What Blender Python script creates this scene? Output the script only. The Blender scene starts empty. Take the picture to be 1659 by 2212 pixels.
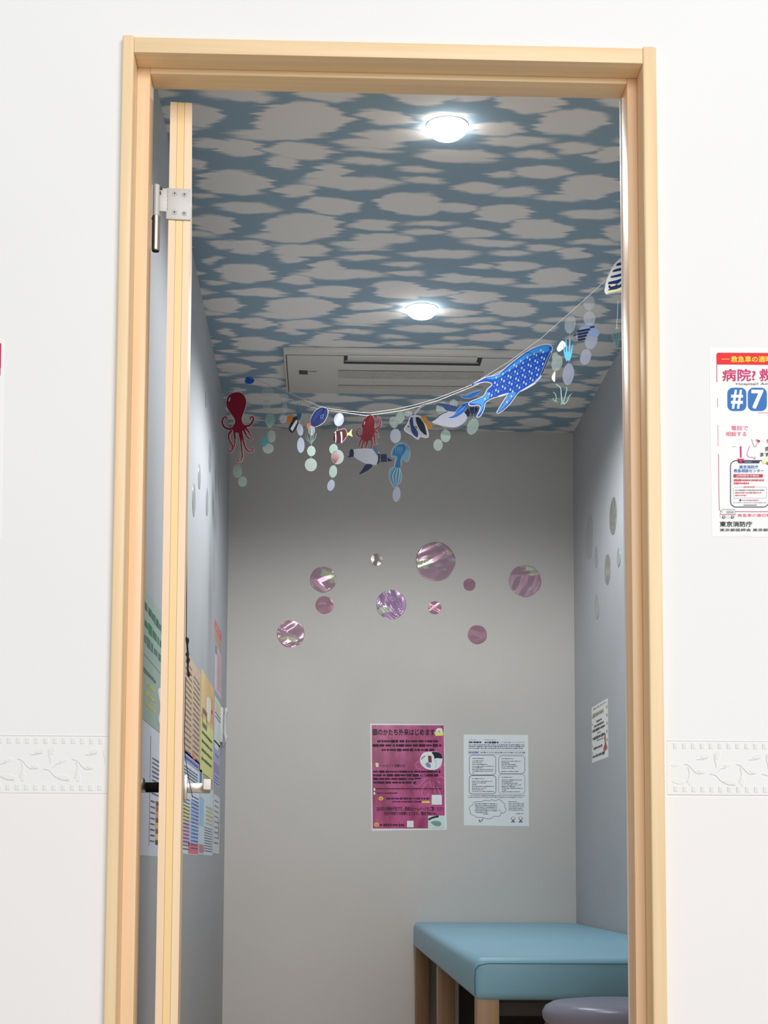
import bpy, bmesh, math, random
from mathutils import Vector, Matrix, geometry, noise as mnoise

random.seed(7)
SC = bpy.context.scene
COL = SC.collection

# ------------------------------------------------------------------ camera
F = 3400.0; PX, PY = 820.0, 1573.0; CH = 0.80
cam_y = Vector((700 - PX, -(1877 - PY), -F)).normalized()
cam_z = Vector((984 - PX, 36400 + PY, -F)); cam_z = (cam_z - cam_z.dot(cam_y) * cam_y).normalized()
cam_x = cam_y.cross(cam_z).normalized()
W2C = Matrix((cam_x, cam_y, cam_z)).transposed()          # world axes as columns, in camera space
C2W = W2C.transposed()
CAM = Vector((0, 0, CH))
cd = bpy.data.cameras.new('camera')
cd.sensor_fit = 'VERTICAL'; cd.sensor_height = 36.0; cd.sensor_width = 27.0
cd.lens = F / 2212 * 36.0
cd.shift_x = (829.5 - PX) / 2212; cd.shift_y = (PY - 1106) / 2212
cd.clip_start = 0.02
cam = bpy.data.objects.new('camera', cd); COL.objects.link(cam)
cam.matrix_world = Matrix.Translation(CAM) @ C2W.to_4x4()
SC.camera = cam

# ------------------------------------------------------------------ light
world = bpy.data.worlds.new('world'); SC.world = world; world.use_nodes = True
wb = world.node_tree.nodes['Background']
wb.inputs[0].default_value = (1.0, 1.0, 1.0, 1); wb.inputs[1].default_value = 0.34
def area(name, loc, size, sy, power, aim, color=(1, 1, 1)):
    l = bpy.data.lights.new(name, 'AREA'); l.shape = 'RECTANGLE'; l.size = size; l.size_y = sy; l.energy = power; l.color = color
    o = bpy.data.objects.new(name, l); COL.objects.link(o); o.location = loc
    o.rotation_euler = (Vector(aim) - Vector(loc)).to_track_quat('-Z', 'Y').to_euler()
    return o
area('waiting_room_ceiling_light', (1.5, -2.8, 3.1), 4.0, 2.4, 238, (0.3, 2.3, 1.1))
vs = SC.view_settings
SC.display_settings.display_device = 'sRGB'
vs.view_transform = 'Standard'; vs.look = 'None'; vs.exposure = 0.0; vs.gamma = 1.0; vs.use_curve_mapping = False
DOWNLIGHT_POWER = 41

# ------------------------------------------------------------------ projection helpers
def ray(x, y): return C2W @ Vector((x - PX, -(y - PY), -F))
def on_y(x, y, Y): d = ray(x, y); return CAM + d * (Y / d.y)
def on_x(x, y, X): d = ray(x, y); return CAM + d * (X / d.x)
def on_z(x, y, Z): d = ray(x, y); return CAM + d * ((Z - CH) / d.z)

# ------------------------------------------------------------------ key planes (metres)
YF = 2.345            # front of the casing
YW0, YW1 = 2.358, 2.436   # the wall round the doorway
YS = 2.393            # front of the door stop
YJ = 2.444            # back of the jamb
YB = 5.81             # back wall
XL, XR = -0.366, 0.930
ZC = 2.45

# ------------------------------------------------------------------ materials
def lin(c): return tuple(((v / 255 / 12.92) if v / 255 <= 0.04045 else ((v / 255 + 0.055) / 1.055) ** 2.4) for v in c)
_m = {}
def mat(name, rgb, rough=0.6, metal=0.0, spec=0.5, **kw):
    if name in _m: return _m[name]
    m = bpy.data.materials.new(name); m.use_nodes = True
    b = m.node_tree.nodes['Principled BSDF']
    b.inputs['Base Color'].default_value = (*rgb, 1); b.inputs['Roughness'].default_value = rough
    b.inputs['Metallic'].default_value = metal; b.inputs['Specular IOR Level'].default_value = spec
    for k, v in kw.items(): b.inputs[k.replace('_', ' ')].default_value = v
    m.diffuse_color = (*rgb, 1)
    _m[name] = m
    return m
def ink(c, illum=1.0, rough=0.55):
    a = tuple(min(0.92, v / illum) for v in lin(c))
    return mat('ink_%d_%d_%d_%d' % (*c, int(illum * 100)), a, rough, 0, 0.3)
def nd(m, t, **kw):
    n = m.node_tree.nodes.new(t)
    for k, v in kw.items(): setattr(n, k, v)
    return n
def lk(m, a, b): m.node_tree.links.new(a, b)
def noise_mat(name, rgb, rgb2, scale=(1, 1, 1), nscale=5, detail=4, rough=0.6, bump=0.0, bscale=200, lo=0.3, hi=0.7, spec=0.5, bdist=0.001):
    m = mat(name, rgb, rough, 0, spec); b = m.node_tree.nodes['Principled BSDF']
    tc = nd(m, 'ShaderNodeTexCoord'); mp = nd(m, 'ShaderNodeMapping'); mp.inputs['Scale'].default_value = scale
    lk(m, tc.outputs['Object'], mp.inputs[0])
    n = nd(m, 'ShaderNodeTexNoise'); n.inputs['Scale'].default_value = nscale; n.inputs['Detail'].default_value = detail
    lk(m, mp.outputs[0], n.inputs['Vector'])
    r = nd(m, 'ShaderNodeValToRGB'); r.color_ramp.elements[0].position = lo; r.color_ramp.elements[1].position = hi
    r.color_ramp.elements[0].color = (*rgb, 1); r.color_ramp.elements[1].color = (*rgb2, 1)
    lk(m, n.outputs[0], r.inputs[0]); lk(m, r.outputs[0], b.inputs['Base Color'])
    if bump:
        n2 = nd(m, 'ShaderNodeTexNoise'); n2.inputs['Scale'].default_value = bscale; n2.inputs['Detail'].default_value = 3
        lk(m, tc.outputs['Object'], n2.inputs['Vector'])
        bp = nd(m, 'ShaderNodeBump'); bp.inputs['Strength'].default_value = bump; bp.inputs['Distance'].default_value = bdist
        lk(m, n2.outputs[0], bp.inputs['Height']); lk(m, bp.outputs[0], b.inputs['Normal'])
    return m
def wood(name, a, b2, axis):
    s = {'x': (1.2, 40, 40), 'z': (40, 40, 1.2), 'y': (40, 1.2, 40)}[axis]
    return noise_mat(name, a, b2, s, 2.2, 6, 0.42, 0.08, 60, 0.25, 0.75, 0.4)

WOOD_A, WOOD_B = lin((238, 205, 160)), lin((249, 223, 180))
woodz = wood('pale_wood_vertical', WOOD_A, WOOD_B, 'z')
woodx = wood('pale_wood_horizontal', WOOD_A, WOOD_B, 'x')
lipz = wood('pale_wood_lipping', lin((247, 214, 178)), lin((252, 226, 192)), 'z')
corez = wood('yellow_wood_core', lin((248, 214, 150)), lin((252, 222, 164)), 'z')
legz = wood('brown_wood_leg', lin((156, 122, 92)), lin((176, 142, 108)), 'z')
white_wall = noise_mat('white_wallpaper', (0.875, 0.875, 0.875), (0.89, 0.89, 0.89), nscale=3, rough=0.9, bump=0.05, bscale=350, spec=0.1)
pink_wall = noise_mat('pale_pink_wallpaper', (0.90, 0.875, 0.87), (0.91, 0.885, 0.88), nscale=3, rough=0.9, bump=0.05, bscale=350, spec=0.1)
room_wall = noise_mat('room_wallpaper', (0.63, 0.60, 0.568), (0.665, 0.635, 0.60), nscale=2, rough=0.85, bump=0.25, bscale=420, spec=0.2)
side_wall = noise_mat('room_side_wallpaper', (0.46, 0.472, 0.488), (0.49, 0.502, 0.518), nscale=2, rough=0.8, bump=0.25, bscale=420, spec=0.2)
floor_m = noise_mat('brown_floor', (0.50, 0.34, 0.22), (0.58, 0.41, 0.28), (1, 12, 1), 4, 5, 0.4)
floor_w = noise_mat('pale_floor', (0.46, 0.44, 0.41), (0.52, 0.50, 0.47), (1, 8, 1), 4, 5, 0.45)
steel = mat('brushed_nickel', (0.62, 0.60, 0.57), 0.32, 1.0)
plate_m = mat('satin_hinge_plate', (0.60, 0.59, 0.56), 0.5, 0.1)
dark_m = mat('dark_plastic_and_shade', (0.012, 0.012, 0.013), 0.5)
ac_m = mat('ac_ivory_plastic', (0.70, 0.67, 0.62), 0.5)
blk = mat('black_cord', (0.008, 0.008, 0.009), 0.7)

# ------------------------------------------------------------------ mesh helpers
def tag(o, label=None, cat=None, group=None, kind=None):
    if label: o['label'] = label
    if cat: o['category'] = cat
    if group: o['group'] = group
    if kind: o['kind'] = kind
    return o
def empty(name, loc=(0, 0, 0), rz=0):
    o = bpy.data.objects.new(name, None); COL.objects.link(o); o.location = loc; o.rotation_euler = (0, 0, rz); o.empty_display_size = 0.05
    return o
class MB:
    """collects faces of several materials into one mesh"""
    def __init__(s): s.v = []; s.f = []; s.fm = []; s.mats = []; s.sm = []
    def mi(s, m):
        if m not in s.mats: s.mats.append(m)
        return s.mats.index(m)
    def add(s, verts, faces, m, smooth=False):
        b = len(s.v); s.v += [tuple(v) for v in verts]; k = s.mi(m)
        for f in faces: s.f.append([b + i for i in f]); s.fm.append(k); s.sm.append(smooth)
    def box(s, x0, x1, y0, y1, z0, z1, m):
        v = [(x, y, z) for x in (x0, x1) for y in (y0, y1) for z in (z0, z1)]
        s.add(v, [(0, 1, 3, 2), (4, 6, 7, 5), (0, 4, 5, 1), (2, 3, 7, 6), (0, 2, 6, 4), (1, 5, 7, 3)], m)
    def bm(s, bm, m, smooth=False):
        bm.verts.index_update()
        s.add([v.co for v in bm.verts], [[v.index for v in f.verts] for f in bm.faces], m, smooth); bm.free()
    def rbox(s, x0, x1, y0, y1, z0, z1, m, r=0.003, seg=2, smooth=True):
        bm = bmesh.new(); bmesh.ops.create_cube(bm, size=1)
        for v in bm.verts: v.co = Vector(((x0 + x1) / 2 + v.co.x * (x1 - x0), (y0 + y1) / 2 + v.co.y * (y1 - y0), (z0 + z1) / 2 + v.co.z * (z1 - z0)))
        bmesh.ops.bevel(bm, geom=bm.edges[:], offset=r, segments=seg, affect='EDGES', profile=0.5)
        s.bm(bm, m, smooth)
    def tube(s, pts, r, m, n=8, smooth=True):
        pts = [Vector(p) for p in pts]; rs = r if isinstance(r, (list, tuple)) else [r] * len(pts)
        V = []; Fs = []; up = Vector((0.3, 0.9, 0.31)).normalized()
        for i, p in enumerate(pts):
            t = (pts[min(i + 1, len(pts) - 1)] - pts[max(i - 1, 0)]).normalized()
            a = t.cross(up)
            if a.length < 1e-3: a = t.cross(Vector((1, 0, 0)))
            a.normalize(); b = t.cross(a)
            V += [p + (a * math.cos(2 * math.pi * k / n) + b * math.sin(2 * math.pi * k / n)) * rs[i] for k in range(n)]
        for i in range(len(pts) - 1):
            for k in range(n): Fs.append((i * n + k, i * n + (k + 1) % n, (i + 1) * n + (k + 1) % n, (i + 1) * n + k))
        Fs.append(list(range(n))[::-1]); Fs.append([(len(pts) - 1) * n + k for k in range(n)])
        s.add(V, Fs, m, smooth)
    def lathe(s, c, prof, m, n=40, axis='z', smooth=True):
        V = []; Fs = []
        for (r, h) in prof:
            for k in range(n):
                a = 2 * math.pi * k / n; x, y = r * math.cos(a), r * math.sin(a)
                d = {'z': (x, y, h), 'y': (x, h, y), 'x': (h, x, y)}[axis]
                V.append((c[0] + d[0], c[1] + d[1], c[2] + d[2]))
        for i in range(len(prof) - 1):
            for k in range(n): Fs.append((i * n + k, i * n + (k + 1) % n, (i + 1) * n + (k + 1) % n, (i + 1) * n + k))
        Fs.append(list(range(n))); Fs.append([(len(prof) - 1) * n + k for k in range(n)])
        s.add(V, Fs, m, smooth)
    def build(s, name, parent=None, loc=None):
        me = bpy.data.meshes.new(name)
        L = Vector(loc) if loc is not None else Vector((0, 0, 0))
        me.from_pydata([tuple(Vector(v) - L) for v in s.v], [], s.f)
        for m in s.mats: me.materials.append(m)
        me.polygons.foreach_set('material_index', s.fm); me.polygons.foreach_set('use_smooth', s.sm)
        me.validate(); me.update()
        bm = bmesh.new(); bm.from_mesh(me); bmesh.ops.recalc_face_normals(bm, faces=bm.faces[:]); bm.to_mesh(me); bm.free()
        if any(s.sm):
            try: me.set_sharp_from_angle(angle=math.radians(40))
            except Exception: pass
        o = bpy.data.objects.new(name, me); COL.objects.link(o)
        if parent is not None: o.parent = parent
        if loc is not None: o.location = L
        return o

# ------------------------------------------------------------------ 2D drawing on a plane
def spline(pts, closed=True, n=4):
    out = []; N = len(pts)
    if N < 3: return [tuple(p) for p in pts]
    rng = range(N) if closed else range(N - 1)
    for i in rng:
        if closed: p0, p1, p2, p3 = (pts[(i + k - 1) % N] for k in range(4))
        else: p0, p1, p2, p3 = pts[max(i - 1, 0)], pts[i], pts[i + 1], pts[min(i + 2, N - 1)]
        for j in range(n):
            t = j / n
            out.append(tuple(0.5 * (2 * p1[k] + (p2[k] - p0[k]) * t + (2 * p0[k] - 5 * p1[k] + 4 * p2[k] - p3[k]) * t * t + (-p0[k] + 3 * p1[k] - 3 * p2[k] + p3[k]) * t ** 3) for k in (0, 1)))
    if not closed: out.append(tuple(pts[-1]))
    return out
_glyph = {}
def text_tris(body, bold=0.0):
    key = (body, bold)
    if key in _glyph: return _glyph[key]
    cu = bpy.data.curves.new('t', 'FONT'); cu.body = body; cu.size = 1.0; cu.resolution_u = 3; cu.offset = bold; cu.dimensions = '2D'; cu.fill_mode = 'BOTH'
    o = bpy.data.objects.new('t', cu); COL.objects.link(o)
    bpy.context.view_layer.update()
    dg = bpy.context.evaluated_depsgraph_get(); e = o.evaluated_get(dg); me = e.to_mesh()
    vs_ = [(v.co.x, v.co.y) for v in me.vertices]; fs = [tuple(p.vertices) for p in me.polygons]
    e.to_mesh_clear(); bpy.data.objects.remove(o); bpy.data.curves.remove(cu)
    if not vs_: vs_ = [(0, 0)]
    xs = [v[0] for v in vs_]; ys = [v[1] for v in vs_]
    r = (vs_, fs, min(xs), max(xs), min(ys), max(ys)); _glyph[key] = r
    return r
class Draw:
    """flat artwork: M maps (u, v) to a point; N is the direction the artwork faces; layers stand off by `step`"""
    def __init__(s, M, N, step=0.00025, illum=1.0):
        s.mb = MB(); s.M = M; s.N = Vector(N); s.step = step; s.il = illum
    def mt(s, c): return ink(c, s.il) if isinstance(c, tuple) else c
    def P(s, u, v, L): return s.M(u, v) + s.N * (s.step * L)
    def poly(s, pts, c, L=1):
        p2 = [Vector((p[0], p[1], 0)) for p in pts]
        tr = geometry.tessellate_polygon([p2])
        s.mb.add([s.P(p[0], p[1], L) for p in pts], [t for t in tr], s.mt(c))
    def plate(s, pts, c, L0=0, L1=1, edge=None):
        p2 = [Vector((p[0], p[1], 0)) for p in pts]; tr = geometry.tessellate_polygon([p2]); n = len(pts)
        V = [s.P(p[0], p[1], L1) for p in pts] + [s.P(p[0], p[1], L0) for p in pts]
        s.mb.add(V, [tuple(t) for t in tr] + [tuple(i + n for i in t[::-1]) for t in tr], s.mt(c))
        s.mb.add(V, [(i, (i + 1) % n, (i + 1) % n + n, i + n) for i in range(n)], s.mt(edge or c))
    def rect(s, x0, y0, x1, y1, c, L=1): s.poly([(x0, y0), (x1, y0), (x1, y1), (x0, y1)], c, L)
    def ell(s, cx, cy, rx, ry, c, L=1, rot=0, n=20):
        a = math.radians(rot)
        s.poly(ellp(cx, cy, rx, ry, rot, n), c, L)
    def stroke(s, pts, w0, c, L=1, w1=None, closed=False, sm=4):
        pts = spline(pts, closed, sm) if sm else list(pts)
        if closed: pts = pts + [pts[0]]
        w1 = w0 if w1 is None else w1; n = len(pts); V = []; Fs = []
        for i, p in enumerate(pts):
            if closed: a, b = pts[(i - 1) if i else n - 2], pts[(i + 1) if i < n - 1 else 1]
            else: a, b = pts[max(i - 1, 0)], pts[min(i + 1, n - 1)]
            dx, dy = b[0] - a[0], b[1] - a[1]; l = math.hypot(dx, dy) or 1
            w = (w0 + (w1 - w0) * i / (n - 1)) / 2
            V += [s.P(p[0] - dy / l * w, p[1] + dx / l * w, L), s.P(p[0] + dy / l * w, p[1] - dx / l * w, L)]
        for i in range(n - 1): Fs.append((2 * i, 2 * i + 1, 2 * i + 3, 2 * i + 2))
        s.mb.add(V, Fs, s.mt(c))
    def text(s, body, x0, y0, x1, y1, c, L=2, bold=0.0):
        v, f, a, b, e, g = text_tris(body)
        sx = (x1 - x0) / max(b - a, 1e-6); sy = (y1 - y0) / max(g - e, 1e-6)
        # heavier strokes: the same glyphs printed again, shifted by a fraction of the stroke
        sh = [(0, 0)] if not bold else [(0, 0)] + [(i * bold * 0.8, j * bold * 0.8) for i in (-1, 1) for j in (-1, 1)]
        for k, (ox, oy) in enumerate(sh):
            s.mb.add([s.P(x0 + (p[0] - a + ox) * sx, y1 - (p[1] - e + oy) * sy, L + 0.02 * k) for p in v], f, s.mt(c))
    def dashes(s, x0, x1, y, h, c, L=2, gap=0.3, slope=0.0):
        x = x0
        while x < x1:
            w = random.uniform(0.5, 2.6) * h; w = min(w, x1 - x)
            hh = h * random.uniform(0.55, 1.0); yy = y + (x - x0) * slope
            s.rect(x, yy - hh / 2, x + w, yy + hh / 2, c, L)
            x += w + h * random.uniform(gap * 0.4, gap * 1.6)
    def build(s, name, parent=None, loc=None): return s.mb.build(name, parent, loc)
def ellp(cx, cy, rx, ry, rot=0, n=20):
    a = math.radians(rot)
    return [(cx + rx * math.cos(t) * math.cos(a) - ry * math.sin(t) * math.sin(a), cy + rx * math.cos(t) * math.sin(a) + ry * math.sin(t) * math.cos(a)) for t in (2 * math.pi * k / n for k in range(n))]
def inpoly(x, y, P):
    r = False; j = len(P) - 1
    for i in range(len(P)):
        if (P[i][1] > y) != (P[j][1] > y) and x < (P[j][0] - P[i][0]) * (y - P[i][1]) / (P[j][1] - P[i][1]) + P[i][0]: r = not r
        j = i
    return r

# ------------------------------------------------------------------ room shell
def S(name, mb, parent=None): o = mb.build(name, parent); o['kind'] = 'structure'; return o
XO0 = on_y(229, 1877, YF).x; XI0 = on_y(262, 1700, YF).x - 0.002     # left casing: outer, inner
XO1 = on_y(1439, 1877, YF).x; XI1 = on_y(1406, 1700, YF).x
ZT = on_y(840, 91, YF).z; ZTI = on_y(840, 124, YF).z
XS0 = on_y(281 + 16, 1700, YS).x; XS1 = on_y(1369.5, 1700, YS).x       # opening between the stops
ZS = on_y(840, 170, YS).z
XJ0 = XI0; XJ1 = XI1
m = MB()
m.box(-1.5, XI0 - 0.012, YW0, YW1, 0, 3.0, white_wall); m.box(XI1 + 0.012, 1.9, YW0, YW1, 0, 3.0, white_wall)
m.box(XI0 - 0.012, XI1 + 0.012, YW0, YW1, ZTI + 0.012, 3.0, white_wall)
zb0 = on_y(120, 1713, YW0).z
m.box(-1.5, XO0 + 0.01, YW0 - 0.0008, YW0, 0, zb0, pink_wall); m.box(XO1 - 0.01, 1.9, YW0 - 0.0008, YW0, 0, zb0, pink_wall)
S('wall_front', m)
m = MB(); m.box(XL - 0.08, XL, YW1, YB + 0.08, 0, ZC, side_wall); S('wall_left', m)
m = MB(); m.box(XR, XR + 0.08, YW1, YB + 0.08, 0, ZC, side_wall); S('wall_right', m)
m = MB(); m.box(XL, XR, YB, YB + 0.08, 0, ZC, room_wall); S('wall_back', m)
m = MB(); m.box(XL - 0.08, XR + 0.08, YW0, YB + 0.08, -0.06, 0, floor_m); S('floor', m)
m = MB(); m.box(-2.4, 2.8, -3.0, YW0, -0.06, 0, floor_w); S('floor', m)

# cloud-printed ceiling paper: one repeat of the print is 0.585 m long
def cloud_material():
    mt = mat('cloud_print_wallpaper', (0.5, 0.5, 0.5), 0.85, 0, 0.15)
    N = mt.node_tree.nodes; L = mt.node_tree.links; b = N['Principled BSDF']
    P = 0.585
    E = [(200,205,85,35),(420,218,125,34),(360,262,60,22),(90,190,75,20),(40,265,35,22),(700,190,130,22),(740,160,110,24),(690,214,100,10),(670,258,105,16),
         (1240,183,135,20),(1030,238,165,24),(1320,232,90,15),(1470,205,85,20),(1590,232,65,30),(1340,297,105,27),(860,290,80,12),(1180,303,60,14),
         (190,335,130,50),(530,300,68,36),(600,337,190,26),(410,368,72,24),(880,330,82,14),(1085,357,98,22),(1240,371,95,18),(1520,350,118,46),(1410,391,100,12),
         (235,430,118,20),(540,422,112,32),(840,415,125,45),(1000,432,80,20),(1180,452,112,34),(1515,455,118,20),(100,490,82,36),(430,500,152,50),(370,541,142,17),
         (700,495,88,20),(900,488,95,10),(885,521,84,12),(1070,526,92,21),(1310,511,118,38),(770,546,90,22),(1610,512,75,22),(1540,558,95,11),(60,385,50,12)]
    tc = N.new('ShaderNodeTexCoord')
    def noise(scale, sc, det=3):
        mp = N.new('ShaderNodeMapping'); mp.inputs['Scale'].default_value = sc; L.new(tc.outputs['Object'], mp.inputs[0])
        n = N.new('ShaderNodeTexNoise'); n.inputs['Scale'].default_value = scale; n.inputs['Detail'].default_value = det; L.new(mp.outputs[0], n.inputs['Vector']); return n.outputs[0]
    def mth(op, a, b_=None, c=None):
        n = N.new('ShaderNodeMath'); n.operation = op
        for i, v in enumerate((a, b_, c)):
            if v is None: continue
            if isinstance(v, (int, float)): n.inputs[i].default_value = v
            else: L.new(v, n.inputs[i])
        return n.outputs[0]
    sp = N.new('ShaderNodeSeparateXYZ'); L.new(tc.outputs['Object'], sp.inputs[0])
    X = mth('ADD', sp.outputs[0], mth('MULTIPLY', mth('SUBTRACT', noise(1, (2.4, 42, 1), 2), 0.5), 0.10))
    X = mth('ADD', X, mth('MULTIPLY', mth('SUBTRACT', noise(1, (6, 80, 1), 2), 0.5), 0.05))
    Y = mth('ADD', sp.outputs[1], mth('MULTIPLY', mth('SUBTRACT', noise(1, (11, 11, 1), 2), 0.5), 0.05))
    acc = None
    for (cx, cy, rx, ry) in E:
        q = on_z(400 + cx / 1.728, 200 + cy / 1.728, ZC)
        a = on_z(400 + (cx + rx) / 1.728, 200 + cy / 1.728, ZC).x - q.x
        c0 = on_z(400 + cx / 1.728, 200 + (cy - ry) / 1.728, ZC).y; c1 = on_z(400 + cx / 1.728, 200 + (cy + ry) / 1.728, ZC).y
        ys = (c1 - c0) / 2; yc = (c0 + c1) / 2
        dx = mth('MULTIPLY', mth('WRAP', mth('SUBTRACT', X, q.x), 0.535, -0.535), 1 / a)
        dy = mth('MULTIPLY', mth('WRAP', mth('SUBTRACT', Y, yc), P / 2, -P / 2), 1 / ys)
        dd = mth('SQRT', mth('ADD', mth('MULTIPLY', dx, dx), mth('MULTIPLY', dy, dy)))
        dd = mth('MULTIPLY', mth('SUBTRACT', dd, 1.0), min(ys, a))
        acc = dd if acc is None else mth('MINIMUM', acc, dd)
    r = N.new('ShaderNodeMapRange'); r.interpolation_type = 'SMOOTHSTEP'; L.new(acc, r.inputs[0])
    r.inputs[1].default_value = 0.007; r.inputs[2].default_value = -0.009; r.inputs[3].default_value = 0; r.inputs[4].default_value = 1
    mx = N.new('ShaderNodeMix'); mx.data_type = 'RGBA'; L.new(r.outputs[0], mx.inputs[0])
    mx.inputs[6].default_value = (0.31, 0.42, 0.50, 1); mx.inputs[7].default_value = (0.86, 0.82, 0.775, 1)
    L.new(mx.outputs[2], b.inputs['Base Color'])
    return mt
cloud = cloud_material()
m = MB(); m.box(XL - 0.08, XR + 0.08, YW1, YB + 0.08, ZC, ZC + 0.06, cloud); S('ceiling', m)

# ------------------------------------------------------------------ door frame (trim_1)
fr = empty('trim_1', ((XI0 + XI1) / 2, YF, 0)); fr['kind'] = 'structure'
def frp(name, mb):
    o = mb.build(name, fr); o.location = -Vector(fr.location); o['kind'] = 'structure'; return o
for (a, b) in ((XO0, XI0), (XI1, XO1)):
    m = MB(); m.rbox(min(a, b), max(a, b), YF, YJ, 0, ZT + 0.003, woodz, 0.003, 3); frp('casing', m)
m = MB(); m.rbox(XI0, XI1, YF + 0.001, YJ, ZTI, ZT, woodx, 0.0012, 2); frp('head_casing', m)
stop = wood('pink_wood_stop', lin((240, 202, 160)), lin((250, 216, 178)), 'z')
m = MB(); m.rbox(XI0, XS0, YS, YJ - 0.001, 0, ZTI, stop, 0.0012); frp('door_stop', m)
m = MB(); m.rbox(XS1, XI1, YS, YJ - 0.001, 0, ZTI, stop, 0.0012); frp('door_stop', m)
m = MB(); m.rbox(XS0, XS1, YS, YJ - 0.001, ZS, ZTI, woodx, 0.0012); frp('head_stop', m)
seal = mat('grey_seal', (0.78, 0.78, 0.80), 0.4)
m = MB(); m.box(XS1 - 0.0015, XS1 + 0.004, YJ - 0.001, YJ + 0.004, 0, ZS, seal); frp('seal', m)

# ------------------------------------------------------------------ relief wallpaper borders (trim_2, trim_3)
bm_a = mat('border_relief', (0.86, 0.86, 0.845), 0.8, 0, 0.1); bm_b = mat('border_leaf', (0.87, 0.87, 0.83), 0.8, 0, 0.1); bm_c = mat('border_line', (0.79, 0.79, 0.78), 0.8, 0, 0.1)
def border(name, xa, xb, y0, y1, phase, per):
    # u, v in photo-like units laid on the wall: 1450 units per metre
    org = on_y(xa, y0, YW0); k = 1 / 1450
    D = Draw(lambda u, v: org + Vector((u * k, 0, -v * k)), (0, -1, 0), 0.0004)
    Wd = (on_y(xb, y0, YW0).x - org.x) / k; H = y1 - y0
    D.plate([(0, 0), (Wd, 0), (Wd, H), (0, H)], mat('border_ground', (0.885, 0.885, 0.88), 0.85, 0, 0.1), 0, 2)
    D.stroke([(0, 1), (Wd, 1)], 1.2, bm_c, 4, sm=0); D.stroke([(0, H - 1), (Wd, H - 1)], 1.2, bm_c, 4, sm=0)
    x = phase % 19.7 - 19.7
    while x < Wd - 6:
        for yy in (6, H - 19):
            if x > 0:
                D.plate([(x, yy), (x + 8, yy), (x + 8, yy + 12), (x, yy + 12)], bm_a, 2, 4)
                D.stroke([(x, yy), (x, yy + 12)], 1.6, bm_c, 5, sm=0); D.stroke([(x + 3.5, yy + 2), (x + 3.5, yy + 11)], 0.8, bm_c, 5, sm=0)
        x += 19.7
    x = phase - 2 * per
    while x < Wd + per:
        def ok(p): return all(1 < q[0] < Wd - 1 for q in p)
        for line in ([(42, 52), (52, 55), (62, 66), (72, 73), (85, 72)], [(98, 73), (112, 77), (122, 88), (138, 96), (154, 98)], [(50, 58), (53, 72), (50, 85), (47, 92)], [(110, 30), (109, 40), (112, 52), (112, 60)], [(70, 42), (84, 41), (95, 38)], [(18, 60), (8, 62), (0, 70)]):
            p = [(x + q[0], q[1]) for q in line]
            if ok(p): D.stroke(p, 1.4, bm_c, 5)
        for (cx, cy, rx, ry, rt) in ((88, 34, 10, 5, -15), (116, 32, 5, 10, 10), (22, 54, 9, 4, -5), (80, 68, 9, 4, 15), (142, 91, 14, 5, 10), (54, 90, 5, 10, -8)):
            p = ellp(x + cx, cy, rx, ry, rt, 14)
            if ok(p): D.plate(p, bm_b, 2, 4)
        x += per
    o = D.build(name); o['kind'] = 'structure'; return o
border('trim_2', -60, 238, 1587, 1713, 57, 118)
border('trim_3', 1440, 1760, 1599, 1719, -4, 115)

# ------------------------------------------------------------------ door leaf
YL = 2.472
pr = on_y(392, 1700, YL)
leaf = empty('door_1', (pr.x, YL, 0), math.radians(4.8)); leaf['kind'] = 'structure'
TH = on_y(392, 1700, YL).x - on_y(343.5, 1700, YL).x
ZL = on_y(388, 222, YL).z; LW = 0.70
# local: x from -TH..0 (thickness), y 0..LW
def dl(name, mb, parent=leaf): o = mb.build(name, parent); o['kind'] = 'structure'; return o
m = MB(); t3 = TH / 3
m.box(-TH, -2 * t3 - 0.0006, 0, 0.03, 0.01, ZL, lipz); m.box(-2 * t3 + 0.0002, -t3 - 0.0006, 0.0004, 0.03, 0.01, ZL, corez); m.box(-t3 + 0.0002, 0, 0, 0.03, 0.01, ZL, lipz)
m.box(-TH + 0.001, -0.001, 0.0025, LW, 0.01, ZL - 0.0005, woodz); m.box(-TH, 0, 0.03, LW, 0.01, ZL, woodz)
dl('door_leaf', m)
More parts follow.
